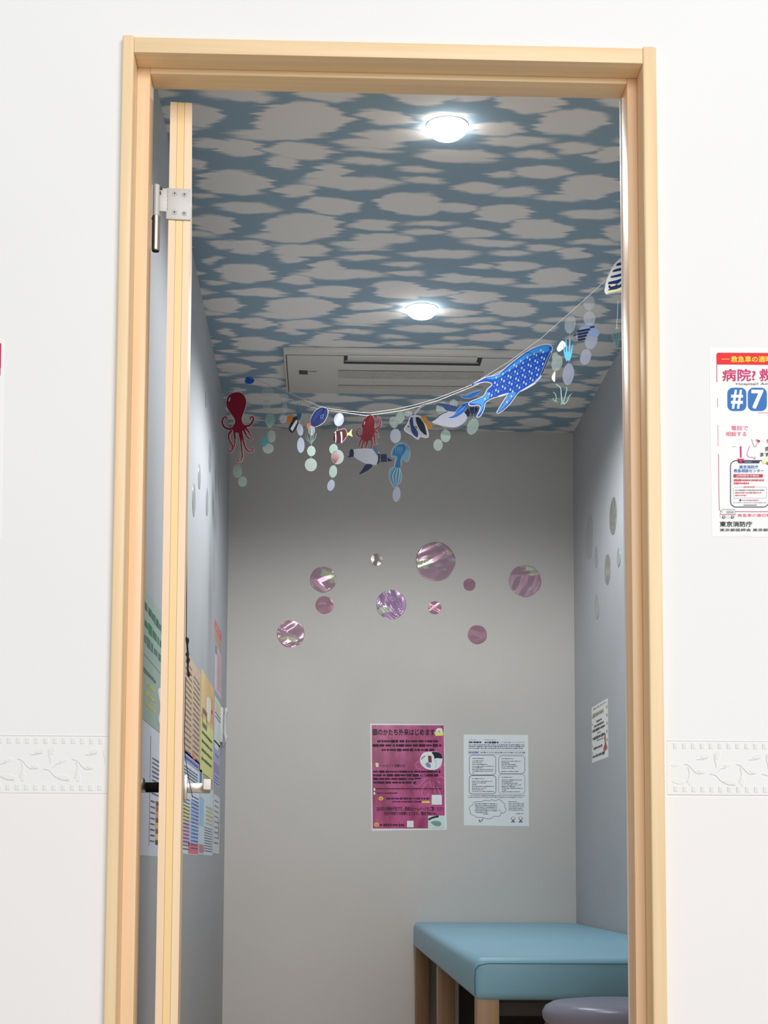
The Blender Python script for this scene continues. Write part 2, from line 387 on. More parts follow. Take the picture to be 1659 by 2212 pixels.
# pivot hinge: plate on the leaf's edge, barrel at the jamb
def hinge(zc):
    h = MB(); 
    hp0 = on_y(357, 410, YL).x - pr.x; a = on_y(341, 410, YL - 0.004).x - pr.x
    zt, zb_ = zc + 0.026, zc - 0.026
    h.rbox(-TH - 0.004, 0.001, -0.0035, 0.0002, zb_, zt, plate_m, 0.0012)
    h.rbox(-TH - 0.017, -TH, -0.0035, 0.0002, zc - 0.014, zt - 0.001, plate_m, 0.0012)
    r = dl('hinge', h)
    b = MB(); bx = -TH - 0.0195; 
    b.lathe((bx, -0.006, 0), [(0.0055, zb_ - 0.055), (0.0064, zb_ - 0.054), (0.0064, zb_ + 0.002)], steel, 20)
    b.lathe((bx, -0.006, 0), [(0.0055, zb_ - 0.0562), (0.0055, zb_ - 0.055)], dark_m, 20)
    b.lathe((bx, -0.006, 0), [(0.0052, zb_ + 0.003), (0.0052, zt + 0.002)], plate_m, 20)
    b.box(bx - 0.0075, bx + 0.002, -0.004, 0.003, zb_, zt + 0.003, plate_m)
    b.box(bx + 0.0035, bx + 0.009, -0.0065, -0.003, zt - 0.004, zt - 0.0005, dark_m); b.box(bx + 0.0035, bx + 0.007, -0.0065, -0.003, zt - 0.012, zt - 0.008, dark_m)
    dl('barrel', b, r)
    for (sx, sz) in ((-0.0255, 0.017), (-0.010, 0.016), (-0.0255, -0.0145), (-0.010, -0.0155)):
        s_ = MB(); s_.lathe((sx, -0.0034, zc + sz), [(0.0044, 0), (0.0040, -0.0008), (0.0, -0.0009)], mat('screw_metal', (0.42, 0.42, 0.41), 0.5, 0.3), 20, 'y')
        s_.box(sx - 0.0018, sx + 0.0018, -0.0046, -0.0042, zc + sz - 0.0005, zc + sz + 0.0005, dark_m); s_.box(sx - 0.0005, sx + 0.0005, -0.0046, -0.0042, zc + sz - 0.0018, zc + sz + 0.0018, dark_m)
        dl('screw', s_, r)
hinge(on_y(375, 443, YL).z)
# lever handles on both faces
HY = 0.60; HZ = on_y(430, 1702, 3.07).z
def handle(sgn):
    x0 = 0 if sgn > 0 else -TH
    def X(a, b): return (min(x0 + sgn * a, x0 + sgn * b), max(x0 + sgn * a, x0 + sgn * b))
    h = MB(); h.rbox(*X(0, 0.007), HY - 0.022, HY + 0.022, HZ - 0.024, HZ + 0.024, steel, 0.001)
    r = dl('handle_plate', h)
    b = MB(); b.rbox(*X(0.007, 0.040), HY - 0.011, HY + 0.011, HZ - 0.0095, HZ + 0.0095, steel if sgn > 0 else dark_m, 0.0015); dl('handle_neck', b, r)  # left-face neck is coloured black for its back-lit shade
    b = MB(); b.rbox(*X(0.037, 0.052), HY - 0.115, HY + 0.012, HZ - 0.010, HZ + 0.0115, steel, 0.002); dl('handle_lever', b, r)
    if sgn > 0:
        b = MB(); b.rbox(*X(0.0375, 0.0515), HY - 0.117, HY - 0.1145, HZ - 0.0085, HZ + 0.011, mat('white_cap', (0.85, 0.85, 0.84), 0.4), 0.001); dl('lever_cap', b, r)
handle(1); handle(-1)
# black pull cord hanging along the leaf
cx = on_y(404.5, 1400, 2.98)
def cp(x, y): return on_y(x, y, 2.98)
m = MB()
m.tube([cp(403.5, 1100), cp(403.2, 1200), cp(403, 1300), cp(402.5, 1378)], 0.0008, blk, 6)
pts = [(402.5, 1376), (404, 1380), (405, 1384), (404.5, 1392), (405, 1402), (405.5, 1408), (404.5, 1414), (405.5, 1419), (406.5, 1425), (405.8, 1434), (405.5, 1444), (406.5, 1452), (408, 1459), (407.5, 1462)]
rs = [0.001, 0.0036, 0.0034, 0.0019, 0.0019, 0.0020, 0.0036, 0.0020, 0.0036, 0.0018, 0.0018, 0.0024, 0.0030, 0.0012]
m.tube([cp(*p) for p in pts], rs, blk, 10)
m.tube([cp(401.5, 1462), cp(400, 1530), cp(398, 1590), cp(399, 1622), cp(403, 1655), cp(409, 1690), cp(416, 1722)], 0.0007, blk, 6)
o = m.build('pull_cord', None, tuple(cp(404, 1400))); tag(o, 'knotted black cord hanging down the edge of the open door above the lever', 'cord')

# ------------------------------------------------------------------ downlights
lamp_e = bpy.data.materials.new('lamp_glow'); lamp_e.use_nodes = True
b_ = lamp_e.node_tree.nodes['Principled BSDF']; b_.inputs['Emission Color'].default_value = (0.97, 0.99, 1, 1); b_.inputs['Emission Strength'].default_value = 20
rim_m = mat('white_rim', (0.8, 0.8, 0.8), 0.4)
def downlight(px_, py_, label, k=1.0):
    p = on_z(px_, py_, ZC - 0.012)
    root = empty('downlight', (p.x, p.y, ZC)); tag(root, label, 'ceiling light', 'round ceiling downlights')
    r = MB(); r.lathe((0, 0, 0), [(0.0475, 0), (0.0475, -0.002), (0.046, -0.003), (0.043, -0.003), (0.043, 0)], rim_m, 48); r.build('rim', root)
    d = MB(); d.lathe((0, 0, 0), [(0.0465, -0.0032), (0.045, -0.010), (0.039, -0.017), (0.031, -0.024), (0.018, -0.029), (0.0, -0.030)], lamp_e, 48); d.build('diffuser', root)  # dome depth stands in for the height of the lamp's glare
    l = bpy.data.lights.new('downlight_beam', 'SPOT'); l.energy = DOWNLIGHT_POWER * k; l.spot_size = math.radians(162); l.spot_blend = 0.48; l.shadow_soft_size = 0.045; l.color = (0.96, 0.98, 1.0)
    lo = bpy.data.objects.new('downlight_beam', l); COL.objects.link(lo); lo.parent = root; lo.location = (0, 0, -0.075)
downlight(966, 283, 'large bright round downlight nearest the doorway head', 0.55)
downlight(911, 675, 'bright round downlight just in front of the air conditioner')

# ------------------------------------------------------------------ ceiling air conditioner
A = [on_z(612, 750, ZC), on_z(1146, 756, ZC), on_z(1134, 845, ZC), on_z(620, 838, ZC)]
ay1 = min(A[0].y, A[1].y); ay2 = max(A[2].y, A[3].y); ax0 = A[0].x; ax1 = A[1].x
ZA = ZC - 0.018
ac = empty('ceiling_air_conditioner', ((ax0 + ax1) / 2, (ay1 + ay2) / 2, ZC)); tag(ac, 'ivory flush ceiling air conditioner panel with long louvre near the back wall', 'air conditioner')
def acp(name, mb): o = mb.build(name, ac); o.location = -Vector(ac.location); return o
def zr(xa, ya, xb, yb, z): p, q = on_z(xa, ya, z), on_z(xb, yb, z); return (min(p.x, q.x), max(p.x, q.x), min(p.y, q.y), max(p.y, q.y))
m = MB(); m.rbox(ax0, ax1, ay1, ay2, ZA, ZC, ac_m, 0.004); 
g_m = mat('ac_shadow_gap', (0.06, 0.06, 0.058), 0.8)
x0, x1, y0, y1 = zr(617, 766, 1140, 842, ZA)
m.box(x0, x0 + 0.003, y0, ay2 - 0.004, ZA - 0.0006, ZA, g_m); m.box(x0, x1, y0, y0 + 0.003, ZA - 0.0006, ZA, g_m)
acp('panel', m)
x0, x1, y0, y1 = zr(743, 768, 1037, 789.5, ZA)
m = MB(); m.box(x0, x1, y0, y1, ZA - 0.0012, ZA, dark_m); acp('louvre_slot', m)
x0, x1, y0, y1 = zr(751, 769, 1029, 782, ZA - 0.004)
m = MB(); m.rbox(x0, x1, y0, y1, ZA - 0.006, ZA - 0.001, ac_m, 0.001); m.box(x0 - 0.008, x1 + 0.008, y1 + 0.014, y1 + 0.018, ZA - 0.003, ZA - 0.001, ac_m); acp('louvre', m)
gm2 = mat('ac_grille', (0.22, 0.21, 0.20), 0.6)
for (ya, yb) in ((799, 817.5), (831, 838)):
    for (xa, xb) in ((731, 806), (809, 883), (886, 960), (963, 1040)):
        x0, x1, y0, y1 = zr(xa, ya + (xa - 731) * 0.011, xb, yb + (xa - 731) * 0.011, ZA)
        m = MB(); m.box(x0, x1, y0, y1, ZA - 0.0008, ZA, gm2)
        n = max(3, int((y1 - y0) / 0.012))
        for k in range(n):
            yy = y0 + (y1 - y0) * (k + 0.5) / n; m.box(x0, x1, yy, yy + 0.0045, ZA - 0.003, ZA - 0.0006, ac_m)
        acp('intake_grille', m)
x0, x1, y0, y1 = zr(646, 800, 665, 808, ZA)
m = MB(); m.rbox(x0, x1, y0, y1, ZA - 0.002, ZA, mat('display_green', (0.025, 0.04, 0.035), 0.3), 0.0006); acp('display', m)
x0, x1, y0, y1 = zr(668, 801.5, 684, 803, ZA)
m = MB(); m.box(x0, x1, y0, y1, ZA - 0.001, ZA, gm2); acp('indicator_marking', m)

# ------------------------------------------------------------------ couch (examination bed)
ZCT = CH - 0.192; Y0c = 3.47; X0c = on_y(1023, 2080, Y0c).x
TK = 0.094
vin = noise_mat('sky_blue_vinyl', (0.22, 0.46, 0.60), (0.24, 0.485, 0.625), nscale=3, rough=0.42, bump=0.10, bscale=45, bdist=0.004)
seam_m = mat('blue_vinyl_seam', (0.03, 0.12, 0.18), 0.5)
couch = empty('examination_couch', ((X0c + XR) / 2, (Y0c + YB) / 2, 0)); tag(couch, 'sky blue vinyl padded couch on wooden legs against the right wall', 'couch')
def cpart(name, mb): o = mb.build(name, couch); o.location = -Vector(couch.location); return o
bm = bmesh.new(); bmesh.ops.create_cube(bm, size=1)
x1c = XR - 0.004; y1c = YB - 0.004
for v in bm.verts: v.co = Vector(((X0c + x1c) / 2 + v.co.x * (x1c - X0c), (Y0c + y1c) / 2 + v.co.y * (y1c - Y0c), ZCT - TK / 2 + v.co.z * TK))
bmesh.ops.bevel(bm, geom=bm.edges[:], offset=0.020, segments=5, affect='EDGES', profile=0.5)
for v in bm.verts:
    if v.co.z > ZCT - 0.03 and v.co.x < X0c + 0.2: pass
m = MB(); m.bm(bm, vin, True); cush = cpart('cushion', m)
m = MB()
pp = [(x1c - 0.01, Y0c - 0.0004, ZCT - 0.013), (X0c + 0.03, Y0c - 0.0004, ZCT - 0.013), (X0c + 0.012, Y0c - 0.0002, ZCT - 0.017), (X0c + 0.004, Y0c + 0.004, ZCT - 0.026), (X0c + 0.003, Y0c + 0.005, ZCT - 0.05), (X0c + 0.004, Y0c + 0.005, ZCT - TK + 0.012)]
m.tube(pp, 0.0009, seam_m, 6)
o = m.build('seam', cush)
for (yy, xx) in ((Y0c + 0.012, X0c + 0.008), (4.62, X0c - 0.005 + 0.01), (YB - 0.07, X0c + 0.005), (Y0c + 0.012, XR - 0.06), (4.62, XR - 0.06), (YB - 0.07, XR - 0.06)):
    m = MB(); m.rbox(xx, xx + 0.05, yy, yy + 0.055, 0.0, ZCT - TK + 0.004, legz, 0.003); cpart('leg', m)
m = MB(); m.box(X0c + 0.07, XR - 0.02, 4.66, 4.68, 0.02, ZCT - TK, mat('dark_brown', (0.03, 0.024, 0.02), 0.7)); cpart('under_couch_sheet', m)  # near-black upright sheet in the space under the couch
m = MB(); m.box(X0c + 0.058, XR - 0.06, Y0c + 0.03, Y0c + 0.05, ZCT - TK - 0.035, ZCT - TK + 0.002, mat('dark_brown', (0.03, 0.024, 0.02), 0.7)); cpart('rail', m)

# ------------------------------------------------------------------ stool
st_y = 3.20; R = 0.165
sx = on_y(1172, 2170, st_y).x + R; sz = CH - 0.262 * 1.0
stool_m = noise_mat('lavender_vinyl', (0.215, 0.225, 0.33), (0.235, 0.245, 0.35), nscale=3, rough=0.33, bump=0.12, bscale=60, bdist=0.003)
stl = empty('round_stool', (sx, st_y, 0)); tag(stl, 'round lavender grey vinyl stool in front of the blue couch', 'stool')
m = MB(); m.lathe((0, 0, sz), [(0.0, 0.0), (0.06, -0.0005), (0.12, -0.002), (0.145, -0.005), (0.158, -0.012), (0.165, -0.024), (0.163, -0.037), (0.157, -0.046), (0.0, -0.047)], stool_m, 64); m.build('seat', stl)
m = MB(); m.lathe((0, 0, sz), [(0.158, -0.046), (0.160, -0.049), (0.158, -0.052), (0.0, -0.053)], seam_m, 64); m.build('piping', stl)
m = MB(); m.lathe((0, 0, sz), [(0.0, -0.052), (0.150, -0.052), (0.148, -0.075), (0.03, -0.08), (0.0, -0.08)], mat('dark_grey_base', (0.07, 0.07, 0.08), 0.5), 48); m.build('seat_pan', stl)
m = MB(); m.lathe((0, 0, 0), [(0.0, 0.10), (0.022, 0.10), (0.022, sz - 0.08), (0.0, sz - 0.079)], steel, 24); m.build('column', stl)
for k in range(5):
    a = 2 * math.pi * k / 5 + 0.3
    m = MB(); m.tube([(0.02 * math.cos(a), 0.02 * math.sin(a), 0.12), (0.12 * math.cos(a), 0.12 * math.sin(a), 0.09), (0.20 * math.cos(a), 0.20 * math.sin(a), 0.06)], [0.014, 0.012, 0.01], dark_m, 10)
    m.lathe((0.20 * math.cos(a), 0.20 * math.sin(a) - 0.012, 0.026), [(0.0, 0), (0.026, 0), (0.026, 0.024), (0.0, 0.024)], dark_m, 20, 'y')
    m.build('leg', stl)

# ------------------------------------------------------------------ posters
def back_draw(ox, oy, sc, illum, Y=YB, step=0.0003):
    def M(u, v): return on_y(ox + u / sc, oy + v / sc, Y)
    return Draw(M, (0, -1, 0), step, illum)
DK = (22, 16, 26)
def poster_magenta():
    D = back_draw(780, 1550, 8.295, 0.50)
    D.plate([(165, 108), (1485, 125), (1535, 2010), (190, 2030)], (196, 192, 196), 0, 1)
    q = [(190, 135), (1480, 138), (1500, 1985), (210, 1990)]
    mg = noise_mat('magenta_print', tuple(v / 0.5 for v in lin((110, 28, 66))), tuple(v / 0.5 for v in lin((150, 62, 106))), (6, 1, 2.5), 3.2, 3, 0.22, lo=0.35, hi=0.68)
    D.poly(q, mg, 2)
    D.text('頭のかたち外来はじめます', 205, 205, 1320, 320, DK, 4, 0.024)
    D.plate(spline([(1345, 215), (1385, 190), (1440, 195), (1460, 240), (1440, 285), (1360, 285), (1335, 250)]), (205, 200, 185), 3, 4)
    D.poly([(1310, 262), (1475, 262), (1470, 325), (1335, 328)], (205, 195, 95), 5); D.ell(1392, 242, 38, 20, (215, 205, 200), 6); D.ell(1398, 247, 14, 9, (60, 40, 90), 7)
    for (a, b, y, h) in ((290, 1390, 425, 52), (205, 1440, 500, 52), (370, 1310, 580, 50)): D.dashes(a, b, y, h, (48, 14, 38), 4, 0.28)
    # round photograph of a person in white beside equipment
    ph = spline([(1070, 700), (1130, 625), (1270, 612), (1400, 625), (1455, 720), (1430, 860), (1330, 935), (1180, 925), (1085, 850), (1055, 770)])
    D.poly(ph, (176, 186, 184), 3)
    D.poly(spline([(1270, 620), (1400, 628), (1452, 700), (1440, 735), (1370, 725), (1320, 740), (1300, 680)]), (24, 24, 30), 4)
    D.poly([(1200, 680), (1260, 690), (1265, 810), (1205, 800)], (90, 48, 36), 4); D.poly(spline([(1150, 830), (1200, 805), (1245, 850), (1240, 900), (1180, 880)]), (100, 110, 140), 4)
    D.stroke([(1080, 750), (1110, 710), (1150, 690)], 14, (60, 60, 64), 4); D.stroke([(1310, 740), (1350, 820), (1330, 900)], 14, (140, 158, 154), 4); D.ell(1345, 742, 22, 12, (220, 215, 205), 5)
    # pink line drawing of petals
    pk = (196, 110, 160)
    for l in ([(1050, 800), (1000, 800), (980, 850), (1000, 900), (1070, 930)], [(1200, 1080), (1120, 1130), (1060, 1200), (990, 1235), (930, 1210), (920, 1160)], [(920, 1160), (980, 1120), (1080, 1105), (1170, 1095)],
              [(1230, 1150), (1150, 1200), (1095, 1290), (1085, 1370), (1120, 1420), (1190, 1410), (1210, 1340)], [(1245, 1160), (1255, 1230), (1300, 1250), (1290, 1160)], [(1320, 1250), (1320, 1360)], [(1360, 1240), (1400, 1320), (1430, 1390), (1490, 1400)],
              [(1370, 1130), (1420, 1180), (1370, 1150)], [(1400, 920), (1450, 860), (1490, 820)], [(1360, 1080), (1430, 1060), (1490, 1095)], [(960, 1010), (1010, 1000), (1080, 1030), (1150, 1040)]): D.stroke(l, 7, pk, 5)
    D.ell(285, 835, 32, 26, (214, 168, 120), 4); D.ell(288, 868, 24, 20, (224, 200, 206), 5)
    D.text('ヘルメット治療とは', 335, 835, 790, 888, DK, 4, 0.012)
    for (a, b, y) in ((215, 1420, 970), (215, 1380, 1035), (215, 1080, 1100), (215, 980, 1165)): D.dashes(a, b, y, 46, (48, 14, 38), 4, 0.28)
    D.rect(270, 1268, 1440, 1284, (60, 16, 44), 4); D.dashes(290, 650, 1355, 24, (60, 20, 44), 4)
    for y in (1290, 1360): D.ell(238, y, 16, 26, (206, 190, 186), 4)
    for (x, y) in ((355, 1450), (278, 1920)): D.ell(x, y, 42, 36, (222, 160, 90), 4); D.ell(x, y, 26, 20, (176, 70, 40), 5); D.ell(x, y - 4, 12, 8, (226, 160, 80), 6)
    D.dashes(450, 1225, 1452, 36, (60, 22, 62), 4); D.dashes(560, 1080, 1508, 32, (60, 22, 62), 4)
    D.poly([(1090, 1500), (1190, 1497), (1190, 1488), (1245, 1515), (1190, 1540), (1190, 1530), (1090, 1532)], (220, 170, 70), 5)
    D.rect(1265, 1385, 1447, 1562, (196, 194, 198), 5); D.rect(822, 1850, 940, 1968, (196, 188, 198), 5)
    D.text('2025年7月開始予定です。詳細はホームページをご覧ください', 280, 1598, 1480, 1672, DK, 4, 0.02)
    D.text('完全予約制での診察となります。(電話予約のみ)', 415, 1688, 1350, 1760, DK, 4, 0.02)
    D.poly([(1200, 1760), (1498, 1755), (1500, 1985), (1200, 1985)], (160, 176, 170), 4)
    D.stroke([(1205, 1830), (1290, 1790), (1390, 1770)], 34, (26, 30, 30), 5); D.poly(spline([(1250, 1880), (1320, 1850), (1420, 1870), (1430, 1930), (1360, 1950), (1290, 1920)]), (96, 120, 116), 5)
    D.dashes(330, 780, 1925, 44, (62, 18, 36), 4)
    o = D.build('poster'); tag(o, 'glossy magenta poster with black Japanese headline on the back wall', 'poster')
poster_magenta()
def poster_white():
    D = back_draw(990, 1570, 9.618, 0.50)
    paper = (176, 181, 183)
    D.plate([(112, 160), (1448, 170), (1470, 2065), (118, 2050)], paper, 0, 1)
    t = (44, 50, 76); g = (112, 120, 132)
    D.dashes(215, 375, 270, 14, g, 2); D.dashes(545, 785, 272, 14, g, 2)
    D.dashes(218, 480, 322, 46, (40, 48, 84), 2, 0.2); D.dashes(545, 835, 326, 46, (40, 48, 84), 2, 0.2)
    D.text('って何が違っていますか?', 860, 308, 1385, 346, (80, 88, 104), 2)
    for (a, b, y) in ((215, 1385, 378), (215, 1385, 412), (215, 1335, 450)): D.dashes(a, b, y, 19, t, 2, 0.5)
    D.rect(200, 498, 1385, 503, g, 2); D.rect(200, 572, 1385, 577, g, 2); D.rect(200, 500, 430, 572, (156, 160, 196), 2); D.dashes(215, 420, 532, 20, t, 3); D.dashes(455, 1385, 536, 22, (80, 84, 92), 2, 0.6)
    def rr(x0, y0, x1, y1, r, c):
        p = []
        for (cx_, cy_, a0) in ((x1 - r, y0 + r, -90), (x1 - r, y1 - r, 0), (x0 + r, y1 - r, 90), (x0 + r, y0 + r, 180)):
            p += [(cx_ + r * math.cos(math.radians(a0 + k * 18)), cy_ + r * math.sin(math.radians(a0 + k * 18))) for k in range(6)]
        D.stroke(p, 11, c, 2, closed=True, sm=0)
    rr(228, 590, 778, 1000, 70, (88, 92, 108)); rr(840, 600, 1382, 975, 70, (92, 100, 104)); rr(224, 1012, 782, 1395, 70, (64, 66, 88)); rr(838, 985, 1382, 1400, 70, (130, 134, 142))
    for (x0, ys, W) in ((290, (658, 710, 746, 782, 820, 852, 888, 922, 958), (530, 520, 480, 600, 740, 500, 735, 730, 335)), (900, (662, 716, 750, 786, 822, 858, 928), (1150, 1300, 1060, 1190, 1230, 1160, 1250)),
                        (285, (1080, 1132, 1166, 1200, 1240, 1275, 1308, 1345), (545, 700, 575, 380, 735, 590, 520, 735)), (900, (1050, 1105, 1140, 1174, 1210, 1246, 1280, 1314, 1350), (1120, 1315, 1130, 1230, 1310, 1180, 1330, 990, 1280))):
        for y, xe in zip(ys, W): D.dashes(x0, xe, y, 17, (58, 62, 84), 2, 0.45)
    for (a, b, y) in ((205, 1385, 1432), (205, 1335, 1466)): D.dashes(a, b, y, 15, t, 2, 0.5)
    cl = []
    for (x, y) in ((300, 1620), (340, 1560), (480, 1555), (560, 1525), (640, 1540), (700, 1515), (760, 1535), (850, 1510), (910, 1555), (965, 1610), (960, 1660), (995, 1720), (960, 1780), (890, 1800), (850, 1860), (740, 1860), (680, 1905), (560, 1905), (500, 1880), (390, 1880), (330, 1845), (255, 1810), (250, 1755), (225, 1700), (250, 1650)): cl.append((x, y))
    D.stroke(cl, 11, (96, 106, 126), 2, closed=True); D.stroke([(510, 1900), (500, 1940), (450, 1975), (430, 1950), (455, 1925)], 18, (84, 92, 100), 2)
    D.stroke([(840, 1720), (880, 1760), (895, 1800)], 10, (96, 106, 126), 2); 
    for y, xe in zip((1600, 1638, 1672, 1708, 1744, 1778, 1812), (808, 808, 808, 808, 815, 600, 630)): D.dashes(345 if y < 1800 else 515, xe, y, 18, (58, 62, 84), 2, 0.4)
    for y, xe in zip((1556, 1592, 1628, 1664, 1700, 1734), (1225, 1370, 1365, 1370, 1340, 1345)): D.dashes(1040, xe, y, 17, (66, 72, 92), 2, 0.4)
    D.dashes(1185, 1360, 1805, 18, (80, 80, 92), 2)
    for (x, c) in ((1138, (96, 60, 74)), (1296, (58, 66, 92))):
        D.ell(x, 1905, 44, 40, (110, 104, 110), 2); D.ell(x, 1900, 30, 28, (200, 192, 190), 3); D.poly([(x - 46, 1985), (x, 1935), (x + 46, 1985), (x + 20, 1990), (x, 1970), (x - 20, 1990)], c, 3); D.ell(x, 1930, 8, 4, (130, 60, 60), 4)
    o = D.build('poster'); tag(o, 'white printed sheet with four rounded boxes and a cloud bubble on the back wall', 'poster')
poster_white()

def poster_emergency():
    D = back_draw(1520, 740, 5.0286, 0.92, YW0, 0.0003)
    XRt = 1560
    D.plate([(58, 60), (XRt, 66), (XRt + 20, 2120), (90, 2110)], (244, 244, 244), 0, 2)
    red = (228, 30, 44); ro = (214, 44, 92)
    D.poly([(150, 112), (XRt - 60, 118), (XRt - 60, 250), (138, 240), (136, 130)], red, 3)
    yl = (253, 226, 60)
    D.rect(192, 180, 282, 186, yl, 4); D.text('救急車の適時・適切な利用', 295, 150, 1180, 216, yl, 4, 0.02); D.rect(1210, 184, 1290, 190, yl, 4)
    D.stroke([(142, 240), (143, 430)], 7, (190, 30, 70), 3); D.stroke([(148, 605), (150, 705)], 6, (200, 110, 140), 3); D.stroke([(153, 895), (155, 1125)], 6, (220, 140, 160), 3)
    D.stroke([(160, 1215), (164, 1600), (168, 1780), (178, 1830), (210, 1838)], 6, (170, 70, 110), 3); D.stroke([(340, 1838), (1400, 1842)], 7, (190, 70, 120), 3, sm=0)
    D.text('病院?', 203, 290, 560, 420, (206, 44, 104), 4, 0.02); D.text('救急車?', 605, 290, 1010, 420, (206, 44, 104), 4, 0.02)
    D.text('Hospital? Ambulance?', 350, 438, 940, 470, (110, 110, 116), 4, 0.01)
    bl = (44, 112, 184); wt = (246, 246, 246)
    def rrp(x0, y0, x1, y1, r):
        p = []
        for (cx_, cy_, a0) in ((x1 - r, y0 + r, -90), (x1 - r, y1 - r, 0), (x0 + r, y1 - r, 90), (x0 + r, y0 + r, 180)):
            p += [(cx_ + r * math.cos(math.radians(a0 + k * 18)), cy_ + r * math.sin(math.radians(a0 + k * 18))) for k in range(6)]
        return p
    for i, (x, ch) in enumerate(((256, '#'), (478, '7'), (700, '1'), (922, '1'), (1144, '9'))):
        D.poly(rrp(x, 492, x + 207, 745, 62), bl, 3)
        w = 40 if ch == '1' else 120
        D.text(ch, x + 103 - w / 2, 522, x + 103 + w / 2, 716, wt, 5, 0.03)
    D.rect(590, 762, 1350, 767, (220, 130, 170), 4)
    D.text('電話で', 300, 905, 480, 955, (238, 130, 170), 4, 0.01); D.text('相談する', 240, 970, 462, 1018, (228, 110, 130), 4, 0.01)
    D.stroke([(310, 1132), (350, 1132)], 4, (170, 170, 176), 4)
    D.stroke([(400, 1128), (402, 1250)], 18, (206, 44, 112), 4); D.poly([(360, 1265), (440, 1265), (400, 1312)], (214, 40, 100), 6)
    D.stroke([(520, 1050), (530, 1085), (545, 1125), (565, 1130), (575, 1100), (600, 1085), (590, 1060), (560, 1060)], 5, (170, 100, 130), 4)
    D.stroke([(500, 1120), (478, 1180), (470, 1220), (490, 1245), (530, 1250), (555, 1265), (553, 1240)], 6, (200, 110, 150), 4)
    D.ell(592, 1072, 22, 12, (214, 80, 110), 4)
    D.text('病院に行く?', 665, 1130, 960, 1185, (40, 40, 44), 4, 0.01); D.text('まず相談を', 612, 1195, 880, 1240, (40, 40, 44), 4, 0.02); D.text('気', 680, 1050, 730, 1095, (214, 50, 80), 4, 0.01)
    D.stroke(rrp(290, 1284, 706, 1788, 60), 9, (60, 62, 76), 4, closed=True, sm=0)
    D.poly([(365, 1284), (612, 1284), (600, 1312), (380, 1312)], (56, 52, 78), 5); D.rect(440, 1297, 520, 1303, (180, 180, 190), 6)
    D.ell(658, 1290, 28, 28, (232, 232, 170), 5); D.stroke([(675, 1310), (692, 1330)], 8, (90, 96, 106), 5)
    b2 = (52, 104, 178)
    D.text('東京消防庁', 385, 1335, 592, 1372, b2, 5, 0.012); D.text('救急相談センター', 326, 1376, 650, 1412, b2, 5, 0.012)
    D.rect(322, 1432, 640, 1466, (196, 52, 84), 5); D.text('24時間年中無休', 350, 1438, 600, 1461, (250, 235, 235), 6, 0.01)
    D.dashes(325, 655, 1497, 22, (206, 80, 96), 5, 0.2); D.dashes(325, 490, 1530, 22, (206, 80, 96), 5, 0.2)
    D.stroke(rrp(322, 1572, 682, 1690, 16), 3, (190, 190, 196), 5, closed=True, sm=0); D.dashes(436, 550, 1570, 16, (214, 110, 130), 6)
    for y, xe, c in ((1605, 660, (150, 140, 146)), (1633, 625, (190, 120, 126)), (1662, 460, (206, 90, 100))): D.dashes(340, xe, y, 13, c, 5)
    D.ell(397, 1714, 11, 11, (60, 60, 66), 5); D.dashes(415, 595, 1715, 12, (186, 120, 140), 5); D.dashes(320, 680, 1740, 9, (170, 160, 168), 5, 0.6)
    D.rect(430, 1765, 576, 1771, (60, 60, 66), 5)
    # ambulance drawing
    D.poly([(176, 1865), (200, 1815), (335, 1815), (342, 1880), (338, 1905), (178, 1905)], (226, 228, 226), 5); D.stroke([(176, 1868), (200, 1815), (335, 1815), (342, 1880)], 5, (130, 140, 142), 6, sm=0)
    D.rect(246, 1832, 325, 1858, (170, 176, 178), 6); D.rect(180, 1868, 340, 1874, (206, 70, 90), 6)
    for x in (215, 310): D.ell(x, 1898, 17, 15, (60, 64, 68), 7); D.ell(x, 1898, 9, 8, (225, 225, 225), 8)
    D.text('救急車の適切利用で 救える命がある', 368, 1862, 1200, 1894, (226, 90, 120), 5, 0.006)
    D.text('東京消防庁', 174, 1945, 524, 2002, (34, 34, 38), 5, 0.02)
    D.text('東京都医師会 東京都保健医療局', 174, 2022, 980, 2052, (60, 60, 64), 5, 0.012)
    D.dashes(385, 510, 2122 - 22, 8, (226, 226, 226), 3)
    o = D.build('poster'); tag(o, 'white emergency call poster with red band and blue number tiles right of the doorway', 'poster')
poster_emergency()
# a second poster, of which only its right edge enters the picture on the left
D = back_draw(0, 0, 1.0, 0.92, YW0, 0.0003)
D.plate([(-300, 735), (8, 735), (2, 1165), (-306, 1165)], (244, 244, 244), 0, 2)
D.poly([(-295, 742), (3, 742), (2.2, 795), (-295, 795)], (190, 36, 74), 3)
D.stroke([(1.2, 795), (0.5, 812)], 1.5, (190, 90, 130), 3, sm=0); D.dashes(-280, -20, 840, 20, (206, 44, 104), 3); D.dashes(-280, -20, 900, 20, (60, 120, 200), 3)
tag(D.build('poster'), 'white poster with dark red top band cut by the left picture edge', 'poster')

